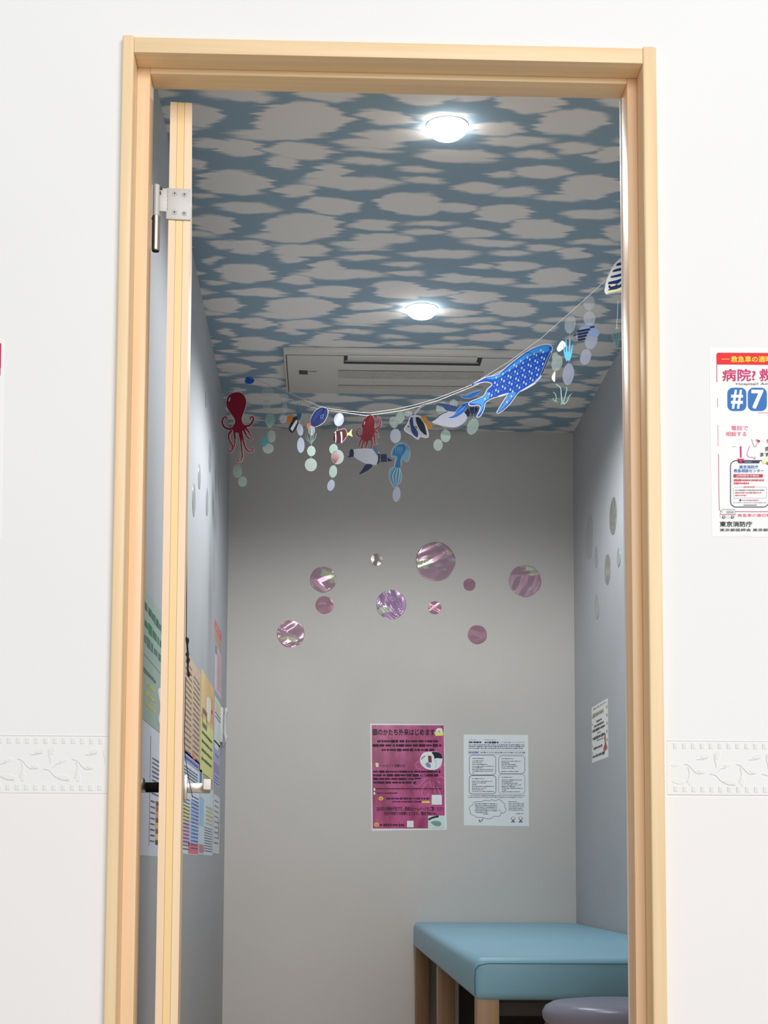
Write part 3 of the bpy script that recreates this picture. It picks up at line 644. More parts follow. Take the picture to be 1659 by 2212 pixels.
# wall posters on the side walls: given by photo corners (near top, far top, far bottom) on the wall plane
def side_frame(X, xa, ya, xb, yb_top, yb_bot=None, ya_bot=None):
    a = on_x(xa, ya, X); b = on_x(xb, yb_top, X)
    zt = (a.z + b.z) / 2
    zb = on_x(xb, yb_bot, X).z if yb_bot is not None else on_x(xa, ya_bot, X).z
    return a.y, b.y, zt, zb
def side_draw(X, xa, ya, xb, ytop, yb_bot=None, ya_bot=None, paper=(200, 205, 208), illum=0.62):
    y0, y1, zt, zb = side_frame(X, xa, ya, xb, ytop, yb_bot, ya_bot)
    n = 1 if X < 0 else -1
    # u 0..100 near->far, v 0..100 top->bottom
    D = Draw(lambda u, v: Vector((X, y0 + (y1 - y0) * u / 100, zt + (zb - zt) * v / 100)), (n, 0, 0), 0.0003, illum)
    D.plate([(0, 0), (100, 0), (100, 100), (0, 100)], paper, 0, 1)
    return D
D = side_draw(XL, 306, 1268, 358, 1333, None, 1552, (132, 150, 142))
for (y, c) in ((13, (40, 84, 66)), (26, (36, 100, 66)), (38, (60, 100, 84))): D.dashes(12, 92, y, 8, c, 2, 0.35)
D.rect(8, 50, 92, 50.6, (100, 116, 108), 2); D.dashes(10, 60, 62, 4, (70, 96, 82), 2)
for y in (70, 78, 86): D.dashes(20, 60, y, 3.5, (176, 164, 84), 2)
D.poly(spline([(70, 66), (96, 62), (96, 92), (74, 90), (82, 78)]), (206, 206, 200), 2); D.poly([(88, 60), (98, 58), (98, 72), (90, 70)], (196, 70, 50), 3); D.poly([(80, 90), (98, 86), (98, 100), (84, 98)], (200, 96, 50), 3)
tag(D.build('poster'), 'grey green poster on the left wall seen between door frame and door edge', 'poster')
D = side_draw(XL, 306, 1556, 358, 1590, None, 1848, (176, 180, 190))
D.rect(34, 8, 35.5, 92, (96, 100, 112), 2)
for k in range(9): D.dashes(42, 92, 24 + k * 3.4, 1.8, (84, 90, 104), 2)
for k, c in enumerate(((96, 60, 50), (120, 96, 60), (190, 120, 90), (96, 66, 40), (190, 150, 84), (110, 76, 44), (196, 166, 90), (70, 50, 60))): D.rect(60, 56 + k * 4.4, 98, 59.8 + k * 4.4, c, 2); D.dashes(38, 56, 57.5 + k * 4.4, 1.6, (100, 76, 70), 2)
tag(D.build('poster'), 'pale sheet with brown colour chart under the grey green poster', 'poster')
D = side_draw(XL, 396, 1407, 434, 1447, 1668, None, (176, 156, 132))
for k in range(16): D.dashes(8, 46, 10 + k * 5.4, 2.0, (110, 92, 80), 2); D.dashes(56, 94, 13 + k * 5.2, 2.0, (110, 92, 80), 2)
D.poly([(56, 88), (70, 88), (70, 93), (56, 93)], (206, 110, 60), 3)
tag(D.build('poster'), 'tan timetable sheet of small text on the left wall beside the door edge', 'poster')
D = side_draw(XL, 434.5, 1447, 462, 1484, 1690, None, (190, 160, 112))
D.rect(0, 0, 26, 44, (196, 172, 126), 2); D.rect(0, 46, 100, 100, (188, 190, 122), 2)
D.stroke([(14, 38), (44, 38), (44, 52), (14, 52)], 5, (110, 88, 76), 4, closed=True, sm=0)
D.poly(spline([(40, 22), (74, 18), (70, 40), (44, 42)]), (206, 196, 176), 3); D.rect(76, 14, 96, 40, (200, 132, 96), 2); D.ell(84, 28, 6, 2.4, (190, 60, 50), 4)
for k in range(4): D.dashes(10, 88, 60 + k * 8.6, 3.2, (70, 96, 60), 4)
tag(D.build('poster'), 'orange and yellow leaflet between the tan sheet and the pink leaflets', 'poster')
D = side_draw(XL, 463.5, 1338, 478.5, 1370, 1408, None, (168, 130, 110))
D.poly([(0, 0), (100, 0), (100, 46), (0, 40)], (180, 92, 104), 2); D.dashes(12, 80, 26, 10, (226, 180, 186), 3)
tag(D.build('poster'), 'small red and tan leaflet, topmost on the left wall near the corner', 'poster')
D = side_draw(XL, 465, 1400, 478.5, 1412, 1512, None, (186, 170, 176))
for k in range(12): D.dashes(30, 92, 8 + k * 7.4, 3, (170, 110, 126), 2)
D.rect(0, 0, 24, 18, (110, 116, 120), 2)
tag(D.build('poster'), 'pinkish text sheet right below the small red and tan leaflet', 'poster')
D = side_draw(XL, 464, 1508, 477, 1518, 1618, None, (190, 196, 190))
for k in range(5): D.dashes(8, 90, 10 + k * 8, 4, (206, 186, 110) if k < 3 else (96, 104, 124), 2)
tag(D.build('poster'), 'pale sheet with yellow lines on the left wall behind the wall phone', 'poster')
D = side_draw(XL, 393, 1612, 431, 1652, 1848, None, (186, 196, 206))
D.rect(4, 2, 96, 10, (140, 146, 180), 2); D.dashes(10, 90, 6, 3, (80, 84, 140), 3)
for k in range(4): D.dashes(12, 88, 15 + k * 3, 2, (86, 92, 120), 2)
D.rect(2, 52, 46, 68, (186, 190, 120), 2); D.rect(50, 44, 98, 68, (150, 164, 206), 2); D.rect(2, 69, 46, 90, (186, 150, 176), 2); D.rect(50, 69, 98, 88, (140, 168, 206), 2); D.rect(40, 88, 98, 99, (196, 96, 106), 2)
for k in range(15): D.dashes(6, 44, 46 + k * 3.5, 1.5, (86, 84, 104), 3); D.dashes(54, 96, 40 + k * 3.8, 1.6, (76, 86, 140), 3)
tag(D.build('poster'), 'pale blue chart with coloured table blocks behind the silver door lever', 'poster')
D = side_draw(XL, 431.5, 1655, 461, 1690, 1849, None, (178, 190, 192))
D.rect(0, 0, 14, 18, (84, 110, 160), 2); D.rect(22, 2, 96, 14, (150, 156, 96), 2)
D.rect(2, 32, 30, 66, (140, 170, 200), 2)
for k in range(5): D.dashes(46, 94, 40 + k * 5, 3, (196, 170, 110) if k % 2 else (166, 176, 130), 3)
for k in range(10): D.dashes(36, 94, 66 + k * 3.2, 1.3, (100, 92, 110), 3)
D.rect(2, 88, 34, 98, (176, 110, 126), 2)
tag(D.build('poster'), 'pale green grey chart beside the pale blue chart on the left wall', 'poster')
D = side_draw(XL, 462, 1596, 475, 1612, 1706, None, (150, 152, 184))
D.rect(10, 4, 70, 16, (200, 204, 214), 2); D.dashes(16, 84, 30, 7, (100, 104, 160), 2); D.rect(6, 48, 90, 70, (140, 120, 158), 2)
for k in range(3): D.dashes(10, 88, 78 + k * 7, 3, (92, 100, 160), 2)
tag(D.build('poster'), 'lilac blue leaflet on the left wall just under the wall phone', 'poster')
D = side_draw(XL, 462, 1716, 475, 1722, 1845, None, (184, 188, 190))
for k in range(9): D.dashes(12, 80, 10 + k * 9, 3, (130, 120, 150), 2)
D.rect(78, 40, 84, 74, (80, 84, 90), 3)
tag(D.build('poster'), 'plain pale notice lowest on the left wall near the corner', 'poster')
# right wall sheet
D = side_draw(XR, 1313, 1511, 1278, 1526, 1649, None, (186, 186, 182), 0.52)
D.dashes(10, 90, 5, 4, (110, 104, 96), 2, 1.2)
D.dashes(26, 92, 17, 9, (120, 116, 108), 2, 0.2)
for (a, b, y, h) in ((36, 70, 30, 3.6), (24, 84, 37, 5), (18, 92, 44, 5), (44, 66, 51, 2), (18, 92, 58, 6), (26, 70, 64, 2), (34, 90, 76, 5), (20, 96, 90, 6)): D.dashes(a, b, y, h, (60, 56, 54), 2, 0.25)
D.poly(spline([(14, 58), (22, 66), (18, 74), (28, 84), (16, 88), (8, 80), (14, 70)]), (136, 60, 66), 3)
for k in range(6): D.ell(6, 14 + k * 14, 3, 3, (120, 116, 96), 2); D.ell(96, 18 + k * 13, 2, 2.4, (120, 116, 96), 2)
tag(D.build('poster'), 'decorated text notice on the right wall above the blue couch', 'poster')

# wall phone on the left wall near the corner
pc = on_x(477, 1568, XL); ph = empty('wall_phone', (XL, pc.y, pc.z)); ph.scale = (0.55, 1, 0.9); tag(ph, 'white wall phone mounted on the left wall by the back corner', 'phone')
wp = mat('white_plastic', (0.66, 0.67, 0.67), 0.4)
m = MB(); m.rbox(0, 0.018, -0.05, 0.05, -0.068, 0.068, wp, 0.004); m.build('base', ph)
m = MB(); m.tube([(0.030, 0.0, 0.07), (0.034, 0.0, 0.055), (0.026, 0, 0.04), (0.026, 0, -0.03), (0.034, 0, -0.048), (0.030, 0, -0.066)], [0.008, 0.013, 0.009, 0.009, 0.013, 0.008], wp, 12); m.build('handset', ph)
m = MB(); m.tube([(0.03, -0.004, -0.066), (0.026, -0.012, -0.082), (0.018, -0.03, -0.086), (0.012, -0.036, -0.06)], 0.0022, mat('grey_cord', (0.25, 0.25, 0.26), 0.5), 8); m.build('cord', ph)

# ------------------------------------------------------------------ foil bubbles on the walls
def film(name, base, patch, rough=0.12):
    m = mat(name, base, rough, 0.0, 0.9); b = m.node_tree.nodes['Principled BSDF']
    b.inputs['Thin Film Thickness'].default_value = 420; b.inputs['Thin Film IOR'].default_value = 1.5; b.inputs['Metallic'].default_value = 0.35
    tc = nd(m, 'ShaderNodeTexCoord'); n = nd(m, 'ShaderNodeTexNoise'); n.inputs['Scale'].default_value = 16; n.inputs['Detail'].default_value = 1.5
    mp = nd(m, 'ShaderNodeMapping'); mp.inputs['Rotation'].default_value = (0, 0.7, 0); mp.inputs['Scale'].default_value = (1, 1, 1.8)
    oi = nd(m, 'ShaderNodeObjectInfo'); va = nd(m, 'ShaderNodeVectorMath'); va.operation = 'MULTIPLY_ADD'; va.inputs[1].default_value = (7, 3, 5); lk(m, oi.outputs['Random'], va.inputs[0]); lk(m, tc.outputs['Object'], va.inputs[2])
    lk(m, va.outputs[0], mp.inputs[0]); lk(m, mp.outputs[0], n.inputs['Vector'])
    r = nd(m, 'ShaderNodeValToRGB'); e = r.color_ramp.elements; e[0].position = 0.60; e[0].color = (*base, 1); e[1].position = 0.63; e[1].color = (*patch, 1)
    lk(m, n.outputs[0], r.inputs[0]); lk(m, r.outputs[0], b.inputs['Base Color'])
    return m
film_p = film('pink_film', (0.52, 0.36, 0.43), (0.60, 0.66, 0.48)); film_s = film('silver_film', (0.42, 0.42, 0.38), (0.5, 0.5, 0.46)); film_v = film('violet_film', (0.46, 0.32, 0.50), (0.66, 0.74, 0.6))
film_r = film('rose_film', (0.50, 0.29, 0.36), (0.6, 0.48, 0.5))
FOLDS = {1: ((27, 0.12, 0.13, 0.10), (27, 0.75, 0.1, 0.09)), 2: ((-50, 0.1, 0.12, 0.10), (-40, -0.5, 0.08, 0.1), (-60, 0.45, 0.08, 0.1)), 3: ((-35, -0.55, 0.2, 0.08),), 5: ((-30, -0.2, 0.2, 0.09), (15, -0.7, 0.1, 0.1)), 6: ((80, 0.1, 0.3, 0.1),), 8: ((35, 0.1, 0.2, 0.1),), 9: ((5, 0.5, 0.14, 0.09),), 10: ((20, -0.7, 0.18, 0.09),)}
def bubble(c, r, normal, mt, label, grp, seed, wr=1.0):
    # crumpled disc of film: rings of points pushed off the wall
    n = Vector(normal); t = Vector((0, 1, 0)) if abs(n.x) > 0.5 else Vector((1, 0, 0)); u = Vector((0, 0, 1))
    V = []; Fs = []; NR, NA = 30, 60; ang = seed * 1.7
    def hgt(a, b):
        w = mnoise.noise(Vector(((a * math.cos(ang) + b * math.sin(ang)) * 40, (b * math.cos(ang) - a * math.sin(ang)) * 9, seed * 3.1)))
        w2 = mnoise.noise(Vector((a * 26, b * 26, seed * 5.3)))
        h = 0.0018 + wr * (0.0012 * w + 0.0006 * w2)
        for (ang_, off, hw, sl) in FOLDS.get(seed, ()):
            c_ = math.radians(ang_); d = (-a * math.sin(c_) + b * math.cos(c_)) / r - off
            if abs(d) < hw: h = 0.0026 - sl * d * r
        return h
    for i in range(NR + 1):
        for k in range(NA):
            a = 2 * math.pi * k / NA; rr = r * i / NR * (1 + 0.012 * math.sin(5 * a + seed))
            x, y = rr * math.cos(a), rr * math.sin(a)
            h = max(0.0006, hgt(x, y)) if i < NR else 0.0006
            V.append(t * x + u * y + n * h)
    for i in range(NR):
        for k in range(NA): Fs.append((i * NA + k, i * NA + (k + 1) % NA, (i + 1) * NA + (k + 1) % NA, (i + 1) * NA + k))
    B = len(V)
    for k in range(NA): V.append(V[NR * NA + k] - n * 0.0005)
    for k in range(NA): Fs.append((NR * NA + k, NR * NA + (k + 1) % NA, B + (k + 1) % NA, B + k))
    m = MB(); m.add(V, Fs, mt, True); o = m.build('film_bubble'); o.location = c; tag(o, label, 'wall sticker', grp)
kb = YB / F
G1 = 'iridescent film bubbles on the back wall'
for (x, y, r, mt, lab, sd, wr) in (
        (941, 1213, 43.5, film_p, 'largest pink iridescent film circle with a white diagonal gleam on the back wall', 1, 1.5),
        (845, 1306, 32.5, film_v, 'violet and silver crumpled film circle in the middle of the back wall group', 2, 2.2),
        (698, 1252, 28.5, film_p, 'mauve film circle with pale lower left edge directly above a smaller rosy one', 3, 1.0),
        (701, 1307, 19.5, film_r, 'small rosy film circle directly under the mauve circle', 4, 1.0),
        (628, 1369, 30, film_p, 'pink film circle with yellow green folds, lowest and leftmost on the back wall', 5, 2.0),
        (814, 1209, 13.5, film_s, 'tiny silvery green film circle left of the largest circle', 6, 2.2),
        (1014, 1263, 13.5, film_r, 'tiny rosy film circle just right of and below the largest circle', 7, 0.8),
        (939, 1313, 14.5, film_r, 'tiny rosy film circle with pale stripe straight below the largest circle', 8, 1.4),
        (1134, 1255, 35.5, film_p, 'mauve film circle with pale fold, rightmost on the back wall', 9, 1.2),
        (1031, 1371, 21, film_r, 'rosy film circle with pale bottom edge, lowest on the right of the group', 10, 1.3)):
    bubble(on_y(x, y, YB), r * kb, (0, -1, 0), mt, lab, G1, sd, wr)
G2 = 'film bubbles on the right wall'
for (x, y, h, lab, sd) in ((1325, 1115, 84, 'tall olive grey film bubble, highest on the right wall', 11), (1274, 1160, 98, 'faint grey film bubble nearest the back corner on the right wall', 12),
                           (1289, 1203, 48, 'small grey film bubble between the faint one and the crumpled one on the right wall', 13), (1313, 1230, 68, 'olive film bubble with crumpled silver foot on the right wall', 14),
                           (1337, 1204, 43, 'small grey film bubble closest to the door frame on the right wall', 15), (1290, 1310, 58, 'faint blue grey film bubble, lowest on the right wall', 16)):
    c = on_x(x, y, XR); bubble(c, h / 2 * c.y / F, (-1, 0, 0), film_s if sd in (11, 14) else mat('grey_film', (0.40, 0.42, 0.42), 0.3), lab, G2, sd, 0.7)
G3 = 'film bubbles on the left wall'
for (x, y, h, lab, sd) in ((444.5, 862, 36, 'thin grey film bubble, highest on the left wall', 21), (418, 1080, 74, 'long grey film bubble on the left wall close to the door edge', 22), (446.5, 1084, 62, 'dark grey film bubble on the left wall nearer the back corner', 23),
                           (430, 1030, 56, 'faint film bubble between the long grey and the dark grey ones on the left wall', 24), (453, 985, 72, 'faint tall film bubble above the dark grey one on the left wall', 25)):
    c = on_x(x, y, XL); bubble(c, h / 2 * c.y / F, (1, 0, 0), mat('grey_film', (0.40, 0.42, 0.42), 0.3), lab, G3, sd, 0.7)

# ------------------------------------------------------------------ garland
# a vertical plane running from the far left corner to the right wall
GA = Vector((-0.36, 5.28)); GB = Vector((0.93, 3.30))
def gy(x, y):
    d = ray(x, y); k = d.x / d.y; dA = GB - GA
    t = (k * GA.y - GA.x) / (dA.x - k * dA.y)
    return GA.y + dA.y * t
def on_g(x, y, off=0.0): return on_y(x, y, gy(x, y) + off)
IL = 0.5
def c5(pts): return pts
def trans_mat(name, rgb, alpha):
    m = bpy.data.materials.new(name); m.use_nodes = True; nt = m.node_tree; b = nt.nodes['Principled BSDF']
    b.inputs['Base Color'].default_value = (*rgb, 1); b.inputs['Roughness'].default_value = 0.3; b.inputs['Alpha'].default_value = alpha
    return m
disc_g = trans_mat('pale_green_acetate', (0.36, 0.47, 0.40), 0.5); disc_l = trans_mat('lilac_acetate', (0.35, 0.37, 0.46), 0.6); disc_c = trans_mat('clear_acetate', (0.55, 0.57, 0.62), 0.22); disc_f = trans_mat('faint_green_acetate', (0.48, 0.56, 0.50), 0.28)
clear = trans_mat('clear_sheet', (0.66, 0.66, 0.68), 0.5); clear2 = trans_mat('bright_clear_sheet', (0.80, 0.82, 0.88), 0.8)
string_m = mat('white_string', (0.75, 0.72, 0.66), 0.7)
def crop(ox, oy, sc): return lambda p: (ox + p[0] / sc, oy + p[1] / sc)
K1 = crop(460, 780, 5.53); K2 = crop(700, 840, 6.381); K3 = crop(920, 720, 5.53); K4 = crop(1160, 540, 6.145)
def il(K, anchor): return {'K1': 0.5, 'K2': 1.5, 'K3': 0.95, 'K4': 0.6}[[n for n, k in (('K1', K1), ('K2', K2), ('K3', K3), ('K4', K4)) if k is K][0]] if K(anchor)[0] < 640 or K is not K1 else 2.0
class Cut(Draw):
    """a flat printed cutout hanging on the garland; coordinates are the crop's"""
    def __init__(s, K, anchor, off=0.0):
        ax, ay = K(anchor); s.Y = gy(ax, ay) + off; s.A = on_y(ax, ay, s.Y); s.K = K
        Draw.__init__(s, lambda u, v: on_y(*K((u, v)), s.Y), (0, -1, 0), 0.0004, il(K, anchor))
    def done(s, name, label, cat, group=None):
        o = s.build(name, None, tuple(s.A)); tag(o, label, cat, group); return o
def outline(D, pts, w=9, sm=3, c=None):
    D.stroke(pts, w, c or clear, 0, closed=True, sm=sm)

# strings
m = MB()
s1 = [(538, 816), (560, 823), (582, 832), (600, 838), (620, 846), (650, 860), (681, 874), (700, 881), (740, 887), (780, 891), (800, 892), (850, 885), (900, 874), (940, 862), (980, 847), (1020, 831), (1060, 806), (1100, 781), (1140, 752), (1170, 730), (1200, 703), (1240, 668), (1280, 632), (1320, 594), (1352, 560)]
m.tube([on_g(*p) for p in s1], 0.0009, string_m, 6)
o = m.build('garland_string', None, tuple(on_g(780, 891))); tag(o, 'upper white string of the garland running up to the top right', 'string', 'garland strings')
m = MB()
s2 = [(600, 850), (625, 862), (650, 873), (680, 882), (704, 886), (740, 891), (790, 898), (830, 893), (870, 887), (905, 878), (945, 866), (990, 848), (1030, 832), (1062, 812), (1100, 792), (1125, 770)]
m.tube([on_g(*p, 0.03) for p in s2], 0.0010, string_m, 6)
o = m.build('garland_string', None, tuple(on_g(790, 898, 0.03))); tag(o, 'lower white string of the garland sagging just under the upper one', 'string', 'garland strings')

# octopuses
def octopus(K, anchor, head, tents, cols, w, label, gleam):
    D = Cut(K, anchor)
    h = spline(head, True, 4)
    rim = ink((206, 170, 170), D.il)
    outline(D, head, 13, 4, rim)
    for t in tents: D.stroke(t, w[0] + 12, rim, 0, w[1] + 11)
    D.plate(h, cols[0], 0.5, 2)
    for t in tents: D.stroke(t, w[0], cols[0], 3, w[1])
    for t in tents[2:]: D.stroke([(p[0] + 6, p[1]) for p in t[1:]], 5, (190, 120, 110), 4, 3)
    D.ell(*gleam, (220, 190, 190), 4, 15)
    return D.done('octopus_cutout', label, 'hanging decoration', 'octopus cutouts')
octopus(K1, (282, 372), [(282, 372), (350, 390), (392, 450), (395, 520), (372, 600), (345, 680), (352, 735), (390, 790), (330, 850), (255, 850), (230, 795), (262, 740), (258, 690), (205, 615), (165, 540), (162, 480), (195, 405)],
        [[(250, 800), (190, 812), (140, 792), (112, 740), (120, 690), (145, 668), (167, 685), (155, 705)], [(370, 780), (430, 772), (470, 730), (482, 690), (465, 665), (443, 680), (455, 705)],
         [(225, 830), (190, 880), (200, 950), (235, 1010), (230, 1070), (195, 1085), (178, 1050), (205, 1035)], [(255, 840), (264, 930), (262, 1000), (235, 1060)], [(310, 830), (335, 950), (345, 1050), (354, 1140), (330, 1195), (298, 1185), (310, 1160)],
         [(335, 830), (360, 940), (395, 1040), (440, 1080), (476, 1070), (475, 1040), (453, 1045)], [(365, 810), (395, 880), (445, 932), (487, 922)], [(380, 790), (430, 850), (462, 915)]],
        [(108, 14, 34)], (26, 9), 'dark red octopus cutout with curled arms, leftmost on the garland', (198, 460, 7, 28))
octopus(K2, (635, 362), [(635, 362), (680, 390), (698, 450), (695, 540), (702, 600), (650, 690), (610, 715), (555, 715), (515, 665), (530, 620), (535, 560), (528, 480), (560, 410)],
        [[(540, 650), (480, 655), (455, 620), (462, 565), (490, 545), (502, 565)], [(700, 560), (745, 535), (777, 490), (772, 420), (742, 385), (720, 405), (737, 440)], [(700, 590), (735, 612), (738, 650), (762, 655)], [(690, 640), (700, 720), (715, 757), (742, 745)],
         [(650, 680), (662, 760), (655, 812), (635, 842), (622, 815)], [(600, 700), (585, 780), (572, 850), (553, 866)], [(560, 700), (535, 760), (520, 830), (500, 862), (510, 835)], [(530, 680), (500, 730), (492, 782), (470, 797)]],
        [(126, 10, 28)], (24, 9), 'bright red octopus cutout hanging at the lowest sag of the string', (556, 475, 8, 26))

# blue fish, far left
D = Cut(K1, (435, 228)); D.stroke(ellp(435, 230, 58, 42, 0, 16), 9, clear, 0, closed=True, sm=0); D.plate(ellp(435, 230, 58, 42, 0, 20), (16, 62, 138), 0.5, 2); D.poly([(375, 205), (372, 235), (400, 225)], (110, 160, 200), 3)
D.done('fish_cutout', 'tiny round blue fish cutout above the dark red octopus', 'hanging decoration')
# blue tang
D = Cut(K1, (1330, 560)); p = [(1365, 575), (1368, 640), (1330, 720), (1280, 760), (1210, 785), (1175, 760), (1170, 700), (1200, 630), (1250, 575), (1310, 552)]
outline(D, p, 12); D.plate(spline(p), (10, 32, 92), 0.5, 2); D.poly(spline([(1190, 700), (1240, 610), (1320, 570), (1290, 620), (1230, 690), (1195, 745)]), (14, 48, 122), 3)
D.stroke([(1290, 650), (1320, 640), (1310, 680), (1285, 690)], 7, (110, 150, 200), 4, closed=True, sm=0); D.plate([(1172, 745), (1120, 745), (1125, 770), (1118, 800), (1135, 808)], (190, 100, 60), 0.5, 2)
D.done('fish_cutout', 'deep blue oval fish cutout with orange tail tip left of centre', 'hanging decoration')

# strands of discs: (K, x, y, rx, ry, rot, material)
def strand(K, top, discs, label, charms=(), name='disc_strand', off=0.0):
    ax, ay = K(top); Y = gy(ax, ay) + off; A = on_y(ax, ay, Y)
    root = empty(name, A); tag(root, label, 'hanging decoration', 'strands of translucent discs')
    def M(u, v): return on_y(*K((u, v)), Y) - A
    ys = [top] + sorted([(d[0], d[1]) for d in discs], key=lambda q: q[1])
    t = MB(); t.tube([M(*q) + Vector((0, 0.0015, 0)) for q in ys], 0.0004, clear, 5); t.build('thread', root)
    for (x, y, rx, ry, rot, mt) in discs:
        D = Draw(M, (0, -1, 0), 0.0004, IL); D.plate(ellp(x, y, rx, ry, rot, 22), mt, 0, 2); D.stroke(ellp(x, y, rx - 3, ry - 3, rot, 22), 5, disc_c, 2.6, closed=True, sm=0); D.build('disc', root)
    for (nm, fn) in charms:
        D = Draw(M, (0, -1, 0), 0.0005, il(K, top)); fn(D); D.build(nm, root)
    return root
def weed(cx, by, h, c, n=5, spread=0.55, w=16):
    def fn(D):
        for k in range(n):
            a = (k - (n - 1) / 2) / ((n - 1) / 2) * spread; hh = h * (1 - 0.35 * abs(a) / spread)
            p = [(cx, by), (cx + math.sin(a) * hh * 0.5 + a * 20, by - hh * 0.4), (cx + math.sin(a) * hh * 0.95 + a * 12, by - hh)]
            D.stroke(p, w + 4, clear, 3, 5); D.stroke(p, w, c, 4 + 0.3 * k, 3)
    return fn
TL = (30, 104, 112)
strand(K1, (665, 285), [(660, 365, 68, 50, 0, disc_f), (645, 530, 48, 75, 0, disc_f), (685, 700, 62, 85, 0, disc_g), (700, 900, 50, 75, 0, disc_f), (660, 1045, 66, 60, 0, disc_f)],
       'faint green disc strand with teal seaweed right of the dark red octopus', (('seaweed', weed(618, 1015, 190, TL, 4, 0.4, 24)), ('seaweed', weed(678, 795, 160, (110, 150, 130), 5, 0.5, 8))))
strand(K1, (860, 380), [(862, 450, 40, 60, 0, disc_c), (858, 565, 34, 55, 0, disc_c), (840, 690, 44, 55, 0, disc_c)], 'almost clear disc strand between the green strand and the teal tuft')
def clown(D):
    D.plate(spline([(960, 650), (895, 660), (882, 720), (900, 745), (945, 740)]), (184, 112, 40), 0.5, 2)
    D.plate(spline([(990, 655), (1015, 700), (1015, 760), (985, 820), (945, 858), (905, 820), (925, 750)]), (20, 26, 40), 0.5, 2)
    D.poly([(985, 715), (1005, 700), (1010, 730), (950, 840), (925, 810)], (214, 214, 216), 4); D.stroke([(975, 670), (930, 790)], 20, (14, 18, 26), 5, 6)
strand(K1, (1030, 480), [(1040, 820, 38, 72, -8, disc_l), (1050, 1005, 44, 92, 0, disc_l)], 'lilac disc pair below a teal tuft and a dark striped fish',
       (('seaweed', weed(1030, 705, 225, (26, 92, 124), 4, 0.22, 24)), ('striped_fish', clown)))
strand(K1, (1190, 640), [(1178, 830, 40, 60, 0, disc_c), (1175, 1075, 50, 62, 0, disc_g), (1170, 1240, 72, 78, 0, disc_f)], 'pale green disc strand under the deep blue oval fish', (('seaweed', weed(1165, 985, 190, (96, 140, 130), 5, 0.6, 9)),))
def redfish(D):
    p = [(125, 690), (150, 600), (210, 570), (280, 555), (310, 590), (310, 650), (270, 710), (215, 755), (160, 740)]
    outline(D, p, 12); D.plate(spline(p), (66, 8, 24), 0.5, 2)
    for (x, w) in ((155, 18), (235, 24)): D.stroke([(x, 595), (x + 8, 680), (x + 4, 745)], w, (216, 206, 206), 4, w * 0.6)
    D.stroke([(150, 610), (128, 700)], 16, (36, 12, 24), 4); D.plate(spline([(310, 620), (345, 600), (385, 555), (378, 610), (392, 660), (345, 640), (315, 650)]), (206, 172, 112), 0.5, 2)
strand(K2, (210, 330), [(205, 425, 68, 92, 8, disc_l), (130, 830, 58, 70, 10, disc_g), (185, 940, 88, 100, 0, disc_f), (125, 1140, 55, 85, 5, disc_g), (95, 1330, 50, 78, 15, disc_l)], 'disc strand with a dark red banded fish and pink coral',
       (('banded_fish', redfish), ('coral', weed(160, 1010, 150, (176, 76, 96), 6, 0.55, 12))))
strand(K2, (1040, 300), [(1045, 400, 62, 85, 20, disc_g), (960, 460, 60, 80, -10, disc_f), (985, 650, 75, 100, 0, disc_l), (1000, 1455, 55, 105, 5, disc_l)], 'grey disc strand above and below the turquoise jellyfish')
strand(K2, (1165, 320), [(1160, 345, 58, 40, 0, disc_f)], 'single faint disc just left of the black and white banner fish')
strand(K1, (330, 1190), [(292, 1318, 56, 80, 0, disc_g), (355, 1440, 54, 62, 10, disc_g)], 'two pale green discs hanging below the dark red octopus')
strand(K3, (330, 800), [(200, 900, 80, 75, 0, disc_f), (330, 850, 50, 60, 0, disc_f), (235, 1228, 60, 75, 0, disc_g), (145, 1335, 56, 70, 0, disc_g)], 'pale green discs around the white bellied penguin beside the banner fish', off=0.05)
strand(K3, (590, 790), [(560, 1115, 66, 102, 20, disc_g)], 'single large pale green disc hanging below the whale shark tail', off=0.05)
strand(K4, (430, 840), [(440, 985, 72, 125, 8, disc_c), (415, 1650, 75, 145, 6, disc_l)], 'lilac disc strand with a bright blue seaweed tuft right of the whale shark head', (('seaweed', weed(410, 1470, 330, (80, 160, 200), 4, 0.3, 46)),))
strand(K4, (690, 590), [(690, 700, 75, 105, 0, disc_c), (695, 910, 78, 95, 0, disc_c), (720, 1200, 80, 120, 15, disc_l), (645, 1420, 70, 105, 15, disc_l)], 'lilac disc strand behind the small striped fish on the right',
       (('striped_fish', lambda D: [D.plate(spline([(520, 1130), (560, 1050), (640, 1005), (740, 1000), (810, 1050), (825, 1120), (780, 1160), (700, 1130), (640, 1200), (550, 1200)]), (96, 110, 140), 0.5, 2)] +
        [D.stroke([(530 + k * 4, 1085 + k * 38), (620, 1068 + k * 38), (700 - k * 22, 1055 + k * 38)], 26, (14, 18, 36), 4, 22) for k in range(4)] + [D.stroke([(700, 1030), (760, 1020)], 20, (20, 32, 64), 4), D.stroke([(480, 1150), (525, 1120)], 16, (20, 26, 40), 4)]),))
